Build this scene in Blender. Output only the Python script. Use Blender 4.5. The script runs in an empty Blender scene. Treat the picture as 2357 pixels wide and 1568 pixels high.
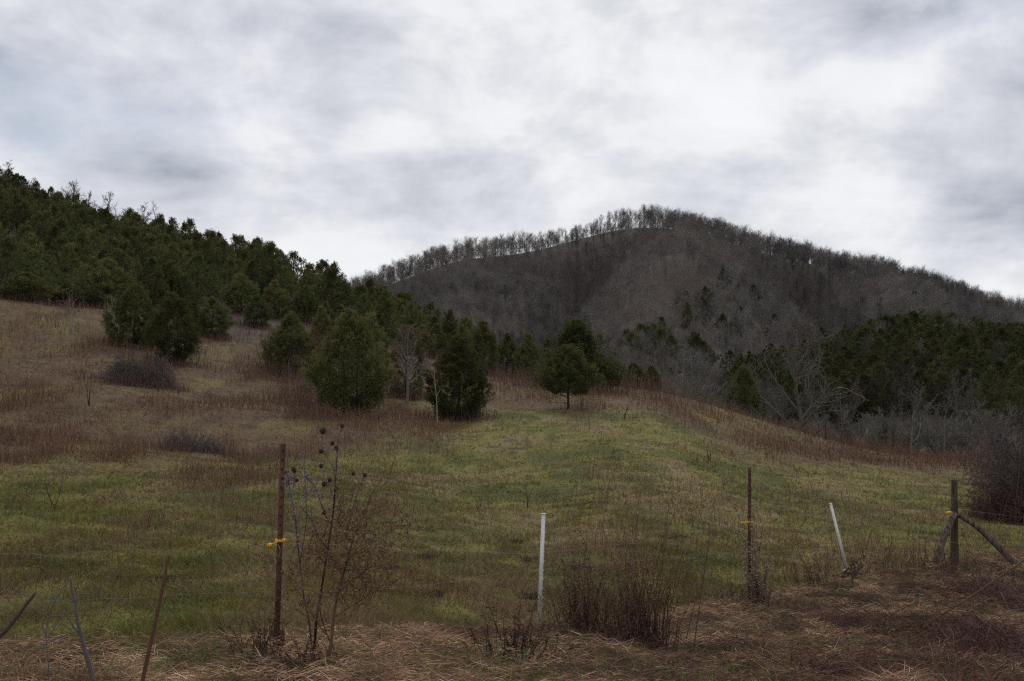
import bpy, math, random
import numpy as np
from mathutils import Vector, Matrix, Quaternion

rad = math.radians
SC = bpy.context.scene
COL = SC.collection
RNG = np.random.default_rng(7)

# ------------------------------------------------------------------ camera maths
F = 2264.0; CX, CY = 1178.5, 784.0; HV = 940.0
PITCH = math.atan((HV - CY) / F)
CZ = 2.0
CP, SP = math.cos(PITCH), math.sin(PITCH)

def ray(u, v):
    dx = (u - CX) / F; dz = (CY - v) / F
    d = np.array([dx, CP - dz * SP, SP + dz * CP])
    return d

def at(u, v, r):
    """world point seen at (u, v), r metres away over the ground"""
    d = ray(u, v); k = r / math.hypot(d[0], d[1])
    return np.array([d[0] * k, d[1] * k, CZ + d[2] * k])

def project(p):
    """picture position of a world point"""
    x, y, z = p[0], p[1], p[2] - CZ
    yc = y * CP + z * SP; zc = -y * SP + z * CP
    return CX + F * x / yc, CY - F * zc / yc

def azim(u):
    return math.atan2((u - CX) / F, CP)

# ------------------------------------------------------------------ noise
def _hash(ix, iy, seed):
    n = (ix.astype(np.int64) * 374761393 + iy.astype(np.int64) * 668265263 + seed * 144665) & 0x7fffffff
    n = ((n ^ (n >> 13)) * 1274126177) & 0x7fffffff
    n = n ^ (n >> 16)
    return (n & 0xffffff) / float(0xffffff)

def vnoise(x, y, seed=0):
    x = np.asarray(x, float); y = np.asarray(y, float)
    ix = np.floor(x); iy = np.floor(y)
    fx = x - ix; fy = y - iy
    fx = fx * fx * (3 - 2 * fx); fy = fy * fy * (3 - 2 * fy)
    a = _hash(ix, iy, seed); b = _hash(ix + 1, iy, seed)
    c = _hash(ix, iy + 1, seed); d = _hash(ix + 1, iy + 1, seed)
    return (a * (1 - fx) + b * fx) * (1 - fy) + (c * (1 - fx) + d * fx) * fy

def fbm(x, y, seed=0, oct=4):
    s = 0; a = 0.5; t = 0
    for k in range(oct):
        s = s + a * vnoise(x * 2 ** k, y * 2 ** k, seed + k * 17); t += a; a *= 0.5
    return s / t

def sstep(x, a, b):
    t = np.clip((x - a) / (b - a), 0, 1)
    return t * t * (3 - 2 * t)

def fence_y(x):
    x = np.asarray(x, float)
    return 6.35 + np.maximum(0, x + 1.45) * 1.17 - .9 * sstep(x, 3, 9) - .25 * sstep(-x, 1.5, 4) - .55 * np.exp(-((x - .15) / .7) ** 2)

# ------------------------------------------------------------------ terrain height
RK = [2, 6.2, 9, 12, 18, 26, 36, 48, 60, 75, 100, 130, 165, 220, 300, 400, 550, 690, 780, 1000, 1600, 4000]
UK = {
 -500: [-1.4,-1.5,-1.55,-1.5,-1.2,-.6,.6,2.4,4.6,8,13,22,35,50,62,66,68,70,60,40,30,30],
    0: [-1.4,-1.5,-1.55,-1.56,-1.38,-.85,.15,1.8,3.9,7.0,11.5,20,31,44,50,52,54,56,50,35,25,25],
  300: [-1.4,-1.5,-1.6,-1.62,-1.42,-.95,-.05,1.45,3.3,6.2,10.5,18,25.5,31,32,32,36,40,36,30,20,20],
  600: [-1.4,-1.5,-1.62,-1.66,-1.5,-1.15,-.45,.75,2.5,5.0,9.2,15,20.5,20,14,20,36,52,44,30,20,20],
  900: [-1.4,-1.52,-1.78,-1.85,-1.75,-1.55,-1.0,-.05,1.6,3.6,7.2,10.6,10.5,5,8,24,50,86,68,34,20,20],
 1050: [-1.4,-1.54,-1.86,-1.95,-1.95,-1.8,-1.25,-.35,1.1,2.8,5.0,5.5,3.0,0,9,29,58,102,78,34,20,20],
 1200: [-1.4,-1.56,-1.92,-2.02,-2.06,-1.85,-1.2,-.2,.95,2.1,2.9,1.0,-1.5,1.5,14,33,62,108,82,34,20,20],
 1500: [-1.4,-1.6,-2.0,-2.05,-2.0,-1.7,-1.15,-.4,.45,1.2,-.3,-3,-1,7,19,38,70,125,94,40,20,20],
 1800: [-1.4,-1.65,-2.05,-2.2,-2.35,-2.3,-2.15,-1.95,-1.75,-1.5,-5,-4.5,-3,3,15,35,63,101,78,36,20,20],
 2100: [-1.4,-1.65,-2.05,-2.25,-2.4,-2.5,-2.55,-2.6,-2.7,-3.6,-4.5,-2,4,13,20,31,51,77,60,34,20,20],
 2357: [-1.4,-1.65,-2.05,-2.3,-2.5,-2.65,-2.75,-2.8,-2.9,-3.4,-4,-1,4,10,15,22,35,52,42,28,20,20],
 2900: [-1.4,-1.65,-2.0,-2.3,-2.5,-2.7,-2.8,-2.9,-2.9,-3.2,-3,1,6,11,15,19,26,36,32,24,20,20],
}
_TH = np.array([azim(u) for u in UK]); _Z = np.array([UK[u] for u in UK], float); _LR = np.log(np.array(RK, float))
NT, NR = 420, 520
_gth = np.linspace(_TH[0], _TH[-1], NT); _glr = np.linspace(_LR[0], _LR[-1], NR)

def _hermite(xk, yk, xs):
    # monotone-ish cubic along the last axis of yk
    d = np.diff(yk, axis=-1) / np.diff(xk)
    m = np.zeros_like(yk)
    m[..., 1:-1] = (d[..., 1:] + d[..., :-1]) / 2
    m[..., 0] = d[..., 0]; m[..., -1] = d[..., -1]
    i = np.clip(np.searchsorted(xk, xs) - 1, 0, len(xk) - 2)
    h = xk[i + 1] - xk[i]; t = (xs - xk[i]) / h
    return ((2*t**3 - 3*t**2 + 1) * yk[..., i] + (t**3 - 2*t**2 + t) * h * m[..., i]
            + (-2*t**3 + 3*t**2) * yk[..., i + 1] + (t**3 - t**2) * h * m[..., i + 1])
_a = _hermite(_LR, _Z, _glr)                 # keys x NR
_T = _hermite(_TH, _a.T, _gth).T             # NT x NR

def height(x, y):
    x = np.asarray(x, float); y = np.asarray(y, float)
    r = np.hypot(x, y); th = np.arctan2(x, y)
    lr = np.log(np.clip(r, RK[0], RK[-1]))
    a = (np.clip(th, _gth[0], _gth[-1]) - _gth[0]) / (_gth[1] - _gth[0])
    b = (lr - _glr[0]) / (_glr[1] - _glr[0])
    i = np.clip(a.astype(int), 0, NT - 2); j = np.clip(b.astype(int), 0, NR - 2)
    fa = a - i; fb = b - j
    z = (_T[i, j] * (1 - fa) + _T[i + 1, j] * fa) * (1 - fb) + (_T[i, j + 1] * (1 - fa) + _T[i + 1, j + 1] * fa) * fb
    # behind and far beside the camera the land eases to gentle ground
    side = sstep(np.abs(th), rad(50), rad(100))
    zb = -1.4 + 0.02 * np.clip(r - 10, 0, 800)
    z = z * (1 - side) + zb * side
    # spurs and ravines of the mountain
    u = CX + F * np.tan(np.clip(th, -1.2, 1.2))
    prof = sstep(r, 260, 480) * (1 - sstep(r, 500, 630))
    def g(c, k, w, A):
        return A * np.exp(-((u - (c + k * (690 - r))) / w) ** 2)
    z = z + prof * (g(1640, -.35, 120, 22) + g(1440, -.5, 75, -20) + g(1800, .35, 75, -22) + g(1130, -.3, 90, 8) + g(2050, .3, 110, 7)
                    + 9 * (fbm(x / 70 + 9, y / 70, 5, 3) - .5))
    # meadow undulations and lumps
    z = z + (fbm(x / 9, y / 9, 11, 3) - .5) * 0.36 * sstep(r, 9, 40) * (1 - sstep(r, 120, 200)) 
    z = z + (fbm(x / 1.1, y / 1.1, 21, 3) - .5) * 0.10 * sstep(r, 3, 6) * (1 - sstep(r, 60, 90))
    vg = sstep(fence_y(x) - y, -.2, .6) * sstep(r, 3, 4.5) * (y > 0)
    z = z + vg * ((fbm(x / .55, y / .5, 23, 3) - .42) * .24 + .03)
    z = z - 0.45 * np.exp(-(((x + 6) / 7) ** 2 + ((y - 30) / 5) ** 2))
    return z + CZ

def gpt(u, r):
    uu = u
    for _ in range(3):
        a = azim(uu); x = r * math.sin(a); y = r * math.cos(a)
        p = np.array([x, y, float(height(x, y))]); uu += u - project(p)[0]
    return p

_rs = np.exp(np.linspace(math.log(4), math.log(900), 1400))
def ghit(u, v, rmin=4, rmax=900):
    """nearest ground seen at (u, v)"""
    a = azim(u); x = _rs * math.sin(a); y = _rs * math.cos(a); z = height(x, y)
    yc = y * CP + (z - CZ) * SP; zc = -y * SP + (z - CZ) * CP
    vv = CY - F * zc / yc
    ok = (vv <= v) & (_rs >= rmin) & (_rs <= rmax)
    k = int(np.argmax(ok)) if ok.any() else int(np.argmin(np.abs(_rs - rmax)))
    p = gpt(u, float(_rs[k]))
    return p, float(_rs[k])

# ------------------------------------------------------------------ tagging
def tag(o, label=None, cat=None, group=None, kind=None):
    if label: o["label"] = label
    if cat: o["category"] = cat
    if group: o["group"] = group
    if kind: o["kind"] = kind
    return o

def empty(name, loc=(0, 0, 0)):
    o = bpy.data.objects.new(name, None); COL.objects.link(o)
    o.location = loc; o.empty_display_size = .2
    return o

# ------------------------------------------------------------------ mesh building
class MB:
    def __init__(s):
        s.v = []; s.c = []; s.q = []; s.t = []; s.n = 0; s.m3 = []; s.m4 = []
    def add(s, V, Q=None, T=None, c=(1, 1, 1), mat=0):
        V = np.asarray(V, float).reshape(-1, 3)
        C = np.asarray(c, float)
        if C.ndim == 1: C = np.tile(C, (len(V), 1))
        s.v.append(V); s.c.append(C)
        if Q is not None and len(Q):
            s.q.append(np.asarray(Q, int) + s.n); s.m4.append(np.full(len(Q), mat))
        if T is not None and len(T):
            s.t.append(np.asarray(T, int) + s.n); s.m3.append(np.full(len(T), mat))
        s.n += len(V)
        return s
    def mesh(s, name, mats, smooth=False):
        me = bpy.data.meshes.new(name)
        V = np.concatenate(s.v); C = np.concatenate(s.c)
        Q = np.concatenate(s.q) if s.q else np.zeros((0, 4), int)
        T = np.concatenate(s.t) if s.t else np.zeros((0, 3), int)
        me.vertices.add(len(V)); me.vertices.foreach_set("co", V.astype(np.float32).ravel())
        nl = len(Q) * 4 + len(T) * 3
        me.loops.add(nl); me.polygons.add(len(Q) + len(T))
        me.loops.foreach_set("vertex_index", np.concatenate([Q.ravel(), T.ravel()]).astype(np.int32))
        st = np.concatenate([np.arange(len(Q)) * 4, len(Q) * 4 + np.arange(len(T)) * 3]).astype(np.int32)
        me.polygons.foreach_set("loop_start", st)
        mi = np.concatenate((s.m4 or [np.zeros(0)]) + (s.m3 or [np.zeros(0)])).astype(np.int32)
        me.polygons.foreach_set("material_index", mi)
        me.update(calc_edges=True)
        a = me.color_attributes.new("col", 'FLOAT_COLOR', 'POINT')
        a.data.foreach_set("color", np.hstack([C, np.ones((len(C), 1))]).astype(np.float32).ravel())
        if smooth: me.polygons.foreach_set("use_smooth", np.ones(len(me.polygons), bool))
        for m in (mats if isinstance(mats, (list, tuple)) else [mats]): me.materials.append(m)
        return me
    def obj(s, name, mats, parent=None, smooth=False):
        o = bpy.data.objects.new(name, s.mesh(name, mats, smooth)); COL.objects.link(o)
        if parent: o.parent = parent
        return o

def unit(a):
    a = np.asarray(a, float)
    return a / np.maximum(np.linalg.norm(a, axis=-1, keepdims=True), 1e-9)

def prisms(mb, P0, P1, R0, R1, c0, n=3, mat=0):
    """many tapered n-sided sticks at once"""
    P0 = np.asarray(P0, float); P1 = np.asarray(P1, float); N = len(P0)
    if N == 0: return
    R0 = np.asarray(R0, float).reshape(-1, 1); R1 = np.asarray(R1, float).reshape(-1, 1)
    d = unit(P1 - P0)
    h = np.where(np.abs(d[:, 2:3]) > .9, [[1, 0, 0]], [[0, 0, 1]])
    a = unit(np.cross(d, h)); b = np.cross(d, a)
    V = np.zeros((N, 2 * n, 3))
    for k in range(n):
        t = 2 * math.pi * k / n
        o = a * math.cos(t) + b * math.sin(t)
        V[:, k] = P0 + o * R0; V[:, n + k] = P1 + o * R1
    base = (np.arange(N) * 2 * n)[:, None]
    Q = np.concatenate([base + np.array([[k, (k + 1) % n, n + (k + 1) % n, n + k]]) for k in range(n)])
    C = np.asarray(c0, float)
    C = np.tile(C, (N, 1)) if C.ndim == 1 else C
    mb.add(V.reshape(-1, 3), Q, None, np.repeat(C, 2 * n, 0), mat)

def tube(mb, pts, rads, n=6, c=(1, 1, 1), mat=0, cap=True):
    pts = np.asarray(pts, float); m = len(pts)
    rads = np.full(m, rads, float) if np.isscalar(rads) else np.asarray(rads, float)
    tan = unit(np.gradient(pts, axis=0))
    ref = np.array([1., 0, 0]) if abs(tan[0][2]) > .8 else np.array([0, 0, 1.])
    V = []
    for i in range(m):
        a = unit(np.cross(tan[i], ref)); b = np.cross(tan[i], a)
        for k in range(n):
            t = 2 * math.pi * k / n
            V.append(pts[i] + (a * math.cos(t) + b * math.sin(t)) * rads[i])
    Q = [[i*n+k, i*n+(k+1) % n, (i+1)*n+(k+1) % n, (i+1)*n+k] for i in range(m-1) for k in range(n)]
    T = []
    if cap:
        V += [pts[0], pts[-1]]; s, e = m * n, m * n + 1
        T = [[s, (k+1) % n, k] for k in range(n)] + [[e, (m-1)*n+k, (m-1)*n+(k+1) % n] for k in range(n)]
    cc = np.asarray(c, float)
    mb.add(V, Q, T, cc, mat)

def spline(pts, n):
    """Catmull-Rom through pts, n steps per span"""
    P = [np.asarray(p, float) for p in pts]
    P = [2*P[0]-P[1]] + P + [2*P[-1]-P[-2]]
    out = []
    for i in range(1, len(P) - 2):
        for k in range(n):
            t = k / n
            out.append(.5*((2*P[i]) + (-P[i-1]+P[i+1])*t + (2*P[i-1]-5*P[i]+4*P[i+1]-P[i+2])*t*t + (-P[i-1]+3*P[i]-3*P[i+1]+P[i+2])*t**3))
    out.append(P[-2])
    return np.array(out)

def box(mb, c, s, col=(1, 1, 1), mat=0, M=None):
    V = np.array([[x, y, z] for x in (-.5, .5) for y in (-.5, .5) for z in (-.5, .5)]) * np.asarray(s, float)
    if M is not None: V = V @ np.asarray(M).T
    V = V + np.asarray(c, float)
    mb.add(V, [[0, 1, 3, 2], [4, 6, 7, 5], [0, 4, 5, 1], [2, 3, 7, 6], [0, 2, 6, 4], [1, 5, 7, 3]], None, col, mat)

def leaves(mb, P, D, L, W, C, mat=0, rng=RNG, tipc=None):
    """kite shaped faces: root P, direction D, length L, width W"""
    P = np.asarray(P, float); N = len(P); D = unit(D)
    L = np.broadcast_to(np.asarray(L, float).reshape(-1, 1), (N, 1)); W = np.broadcast_to(np.asarray(W, float).reshape(-1, 1), (N, 1))
    s = unit(np.cross(D, rng.normal(size=(N, 3))))
    V = np.zeros((N, 4, 3))
    V[:, 0] = P; V[:, 1] = P + D * L * .45 + s * W * .5; V[:, 2] = P + D * L; V[:, 3] = P + D * L * .45 - s * W * .5
    Q = (np.arange(N) * 4)[:, None] + np.array([[0, 1, 2, 3]])
    C = np.asarray(C, float)
    C = np.tile(C, (N, 1)) if C.ndim == 1 else C
    CC = np.repeat(C[:, None, :], 4, 1)
    if tipc is not None: CC[:, 2] = tipc
    mb.add(V.reshape(-1, 3), Q, None, CC.reshape(-1, 3), mat)

def blades(mb, P, D, L, W, C, droop=None, segs=2, mat=0, rng=RNG):
    """bent tapering strips: root P, first direction D, bending toward droop"""
    P = np.asarray(P, float); N = len(P); D = unit(D)
    L = np.broadcast_to(np.asarray(L, float).reshape(-1, 1), (N, 1)); W = np.broadcast_to(np.asarray(W, float).reshape(-1, 1), (N, 1))
    hor = rng.normal(size=(N, 3)); hor[:, 2] *= .3
    s = unit(np.cross(D, hor))
    if droop is None: droop = np.zeros((N, 3))
    V = np.zeros((N, 2 * segs + 1, 3)); p = P.copy(); d = D.copy()
    for k in range(segs):
        w = W * (1 - k / segs) * .5
        V[:, 2*k] = p - s * w; V[:, 2*k+1] = p + s * w
        p = p + d * L / segs
        d = unit(d + droop / segs)
    V[:, 2*segs] = p
    b = (np.arange(N) * (2*segs+1))[:, None]
    Q = [b + np.array([[2*k, 2*k+1, 2*k+3, 2*k+2]]) for k in range(segs - 1)]
    T = b + np.array([[2*segs-2, 2*segs-1, 2*segs]])
    C = np.asarray(C, float)
    C = np.tile(C, (N, 1)) if C.ndim == 1 else C
    mb.add(V.reshape(-1, 3), np.concatenate(Q) if Q else None, T, np.repeat(C, 2*segs+1, 0), mat)

# ------------------------------------------------------------------ materials
def nt(mat):
    mat.use_nodes = True; t = mat.node_tree; t.nodes.clear(); return t

def col_mat(name, rough=.85, trans=0.0, vary=.25, bump=0, spec=.2):
    """colour from the mesh's own colour layer, varied a little from thing to thing"""
    m = bpy.data.materials.new(name); t = nt(m); N = t.nodes; Lk = t.links
    out = N.new('ShaderNodeOutputMaterial')
    at_ = N.new('ShaderNodeAttribute'); at_.attribute_name = "col"
    oi = N.new('ShaderNodeObjectInfo')
    mr = N.new('ShaderNodeMapRange'); mr.inputs[3].default_value = 1 - vary; mr.inputs[4].default_value = 1 + vary
    Lk.new(oi.outputs['Random'], mr.inputs[0])
    vm = N.new('ShaderNodeVectorMath'); vm.operation = 'SCALE'
    Lk.new(at_.outputs['Color'], vm.inputs[0]); Lk.new(mr.outputs[0], vm.inputs['Scale'])
    p = N.new('ShaderNodeBsdfPrincipled'); p.inputs['Roughness'].default_value = rough
    p.inputs['Specular IOR Level'].default_value = spec
    Lk.new(vm.outputs[0], p.inputs['Base Color'])
    if bump:
        n = N.new('ShaderNodeTexNoise'); n.inputs['Scale'].default_value = bump
        tc = N.new('ShaderNodeTexCoord'); Lk.new(tc.outputs['Object'], n.inputs['Vector'])
        b = N.new('ShaderNodeBump'); b.inputs['Strength'].default_value = .6; b.inputs['Distance'].default_value = .01
        Lk.new(n.outputs['Fac'], b.inputs['Height']); Lk.new(b.outputs[0], p.inputs['Normal'])
    if trans > 0:
        tr = N.new('ShaderNodeBsdfTranslucent'); Lk.new(vm.outputs[0], tr.inputs['Color'])
        mx = N.new('ShaderNodeMixShader'); mx.inputs[0].default_value = trans
        Lk.new(p.outputs[0], mx.inputs[1]); Lk.new(tr.outputs[0], mx.inputs[2]); Lk.new(mx.outputs[0], out.inputs[0])
    else:
        Lk.new(p.outputs[0], out.inputs[0])
    return m

def surf_mat(name, ca, cb, scale=8, rough=.7, stretch=(1, 1, 1), spec=.3, bump=.3, metal=0):
    m = bpy.data.materials.new(name); t = nt(m); N = t.nodes; Lk = t.links
    out = N.new('ShaderNodeOutputMaterial'); p = N.new('ShaderNodeBsdfPrincipled')
    tc = N.new('ShaderNodeTexCoord'); mp = N.new('ShaderNodeMapping'); mp.inputs['Scale'].default_value = stretch
    n = N.new('ShaderNodeTexNoise'); n.inputs['Scale'].default_value = scale; n.inputs['Detail'].default_value = 8
    r = N.new('ShaderNodeValToRGB'); r.color_ramp.elements[0].position = .35; r.color_ramp.elements[1].position = .68
    r.color_ramp.elements[0].color = (*ca, 1); r.color_ramp.elements[1].color = (*cb, 1)
    Lk.new(tc.outputs['Object'], mp.inputs[0]); Lk.new(mp.outputs[0], n.inputs['Vector']); Lk.new(n.outputs['Fac'], r.inputs[0])
    Lk.new(r.outputs[0], p.inputs['Base Color'])
    p.inputs['Roughness'].default_value = rough; p.inputs['Specular IOR Level'].default_value = spec; p.inputs['Metallic'].default_value = metal
    b = N.new('ShaderNodeBump'); b.inputs['Strength'].default_value = bump; b.inputs['Distance'].default_value = .004
    Lk.new(n.outputs['Fac'], b.inputs['Height']); Lk.new(b.outputs[0], p.inputs['Normal'])
    Lk.new(p.outputs[0], out.inputs[0])
    return m

M_FOL = col_mat("cedar_foliage", .8, .18, .38)
M_BARK = col_mat("bark", .9, 0, .2, bump=30)
M_TWIG = col_mat("twigs", .85, 0, .22)
M_GRASS = col_mat("grass_blades", .75, .25, 0)
M_DRY = col_mat("dry_stems", .8, .1, .12)
M_RUST = surf_mat("rusty_steel", (.045, .018, .012), (.115, .045, .028), 22, .75, (1, 1, .25), .35)
M_YEL = surf_mat("yellow_plastic", (.62, .32, .005), (.78, .44, .01), 30, .4, spec=.45, bump=.05)
M_WHITE = surf_mat("weathered_white_plastic", (.50, .50, .50), (.72, .72, .72), 9, .5, (3, 3, .6), .4, .15)
M_WIRE = surf_mat("galvanised_wire", (.17, .18, .19), (.28, .29, .30), 40, .6, spec=.3)
M_WOOD = surf_mat("weathered_wood", (.026, .022, .014), (.085, .068, .042), 11, .9, (4, 4, .35), .15, .9)
M_BARKLOG = surf_mat("bark_covered_pole", (.04, .03, .024), (.17, .13, .10), 9, .9, (3, 3, .5), .15, .9)

# ------------------------------------------------------------------ ground cover zones
def uv_of(x, y):
    z = height(x, y); yc = y * CP + (z - CZ) * SP; zc = -y * SP + (z - CZ) * CP
    yc = np.maximum(yc, .1)
    return CX + F * x / yc, CY - F * zc / yc

def gauss(x, y, cx, cy, sx, sy):
    return np.exp(-((x - cx) / sx) ** 2 - ((y - cy) / sy) ** 2)

_bk = [(300, 62, 9), (420, 70, 0)]
def zones(x, y):
    """returns (verge, brown weeds 0..1, wood floor 0..1)"""
    x = np.asarray(x, float); y = np.asarray(y, float)
    r = np.hypot(x, y); th = np.arctan2(x, y)
    n1 = fbm(x / 3.0, y / 9, 31, 4); n2 = fbm(x / 10, y / 26, 41, 3)
    verge = sstep(fence_y(x) - y, -.35, .5 + .0 * x) * 1.0
    verge = np.clip(verge + (n1 - .5) * 1.1 * (verge > .02) * (verge < .98), 0, 1)
    left = 1 - sstep(th, rad(-20), rad(6))
    # upper left slope is mostly brown weeds, thinning towards the viewer
    b = sstep(r, 19, 36) * left * 1.05
    b = b + .22 * left + .30 * (th < rad(-10)) * sstep(r, 38, 50)
    b = b + (1 - left) * sstep(r, 24, 50) * .74
    b = b + .25 * (th < rad(-8)) * sstep(r, 30, 42) + (n2 - .5) * .9 + (n1 - .5) * 1.2
    uu_ = CX + F * np.tan(np.clip(th, -1.2, 1.2))
    b = b - .45 * gauss(uu_, r, 930, 31, 260, 11)
    b = np.clip(b * sstep(r, 10, 22), 0, 1)
    edge = 74 + 10 * np.sin(th * 9) + 8 * (n2 - .5)
    wood = sstep(r, edge, edge + 14)
    return verge, sstep(b, .28, .85), wood

GREEN = np.array([.080, .090, .020]); OLIVE = np.array([.165, .150, .036]); TAN = np.array([.25, .18, .10])
BROWN = np.array([.100, .056, .038]); DARK = np.array([.030, .023, .016]); LITTER = np.array([.050, .038, .031])
STRAW = np.array([.23, .155, .085])

def mixc(a, b, t):
    t = np.asarray(t)[..., None]
    return a * (1 - t) + b * t

def ground_col(x, y):
    ve, br, wo = zones(x, y)
    r = np.hypot(x, y)
    a = fbm(x / .8, y / 1.8, 51, 4); b = fbm(x / 1.6, y / 4, 61, 4); c = fbm(x / .28, y / .28, 71, 3)
    g = mixc(GREEN * .85 + 0 * a[..., None], OLIVE * .85, sstep(a * .65 + b * .35 + .16 * crest_yellow(x, y), .38, .62))
    g = mixc(g, TAN * .75, sstep(b * .6 + c * .4, .5, .70) * .8)
    g = mixc(g, DARK, sstep(c * .5 + a * .5, .57, .74) * .7)
    w = mixc(BROWN + 0 * a[..., None], TAN * .45, sstep(a, .45, .8)); w = mixc(w, DARK, sstep(c, .45, .75) * .5)
    w = mixc(w, OLIVE * .75, sstep(b, .54, .70) * .55)
    g = mixc(g, w, br * .85)
    s = mixc(DARK * 1.3 + 0 * a[..., None], STRAW * .7, sstep(c, .40, .75))
    g = mixc(g, s, ve)
    f = mixc(LITTER + 0 * a[..., None], LITTER * 1.35, sstep(b, .3, .7))
    return mixc(g, f, wo)

def crest_yellow(x, y):  # uneven strips along the meadow crest where ground and grass turn yellower
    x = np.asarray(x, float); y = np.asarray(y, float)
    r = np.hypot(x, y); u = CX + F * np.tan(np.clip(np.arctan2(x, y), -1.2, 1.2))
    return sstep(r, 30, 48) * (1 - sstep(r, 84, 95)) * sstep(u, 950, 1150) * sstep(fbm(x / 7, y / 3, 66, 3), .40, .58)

def noise_node(N, L, vec, scale, detail=6, rough=.6):
    n = N.new('ShaderNodeTexNoise'); n.inputs['Scale'].default_value = scale; n.inputs['Detail'].default_value = detail
    n.inputs['Roughness'].default_value = rough; L.new(vec, n.inputs['Vector']); return n.outputs['Fac']

def ground_material():
    m = bpy.data.materials.new("meadow_ground"); t = nt(m); N = t.nodes; L = t.links
    out = N.new('ShaderNodeOutputMaterial'); p = N.new('ShaderNodeBsdfPrincipled')
    a = N.new('ShaderNodeAttribute'); a.attribute_name = "col"
    tc = N.new('ShaderNodeTexCoord')
    n1 = noise_node(N, L, tc.outputs['Object'], 9, 8, .7); n2 = noise_node(N, L, tc.outputs['Object'], 1.3, 5)
    mr = N.new('ShaderNodeMapRange'); mr.inputs[1].default_value = .3; mr.inputs[2].default_value = .7
    mr.inputs[3].default_value = .5; mr.inputs[4].default_value = 1.5; L.new(n1, mr.inputs[0])
    mr2 = N.new('ShaderNodeMapRange'); mr2.inputs[1].default_value = .3; mr2.inputs[2].default_value = .7
    mr2.inputs[3].default_value = .8; mr2.inputs[4].default_value = 1.2; L.new(n2, mr2.inputs[0])
    mm = N.new('ShaderNodeMath'); mm.operation = 'MULTIPLY'; L.new(mr.outputs[0], mm.inputs[0]); L.new(mr2.outputs[0], mm.inputs[1])
    v = N.new('ShaderNodeVectorMath'); v.operation = 'SCALE'; L.new(a.outputs['Color'], v.inputs[0]); L.new(mm.outputs[0], v.inputs['Scale'])
    L.new(v.outputs[0], p.inputs['Base Color']); p.inputs['Roughness'].default_value = .95; p.inputs['Specular IOR Level'].default_value = .1
    b = N.new('ShaderNodeBump'); b.inputs['Strength'].default_value = .8; b.inputs['Distance'].default_value = .05
    L.new(n1, b.inputs['Height']); L.new(b.outputs[0], p.inputs['Normal']); L.new(p.outputs[0], out.inputs[0])
    return m

def build_ground():
    th = np.concatenate([np.linspace(-180, -40, 60, endpoint=False), np.linspace(-40, 40, 560), np.linspace(40, 180, 61)[1:]])
    rs = np.concatenate([[0.3, 1, 2, 3], np.exp(np.linspace(math.log(4), math.log(60), 260)), np.exp(np.linspace(math.log(60), math.log(4000), 150))[1:]])
    TH, R = np.meshgrid(np.radians(th), rs, indexing='ij')
    X = R * np.sin(TH); Y = R * np.cos(TH); Z = height(X, Y)
    n, m = TH.shape
    V = np.stack([X, Y, Z], -1).reshape(-1, 3)
    i = np.arange(n - 1)[:, None]; j = np.arange(m - 1)[None]
    Q = np.stack([i*m+j, (i+1)*m+j, (i+1)*m+j+1, i*m+j+1], -1).reshape(-1, 4)[:, ::-1]
    mb = MB(); mb.add(V, Q, None, ground_col(X, Y).reshape(-1, 3))
    o = mb.obj("ground", ground_material(), smooth=True)
    tag(o, kind="structure")
build_ground()

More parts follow.
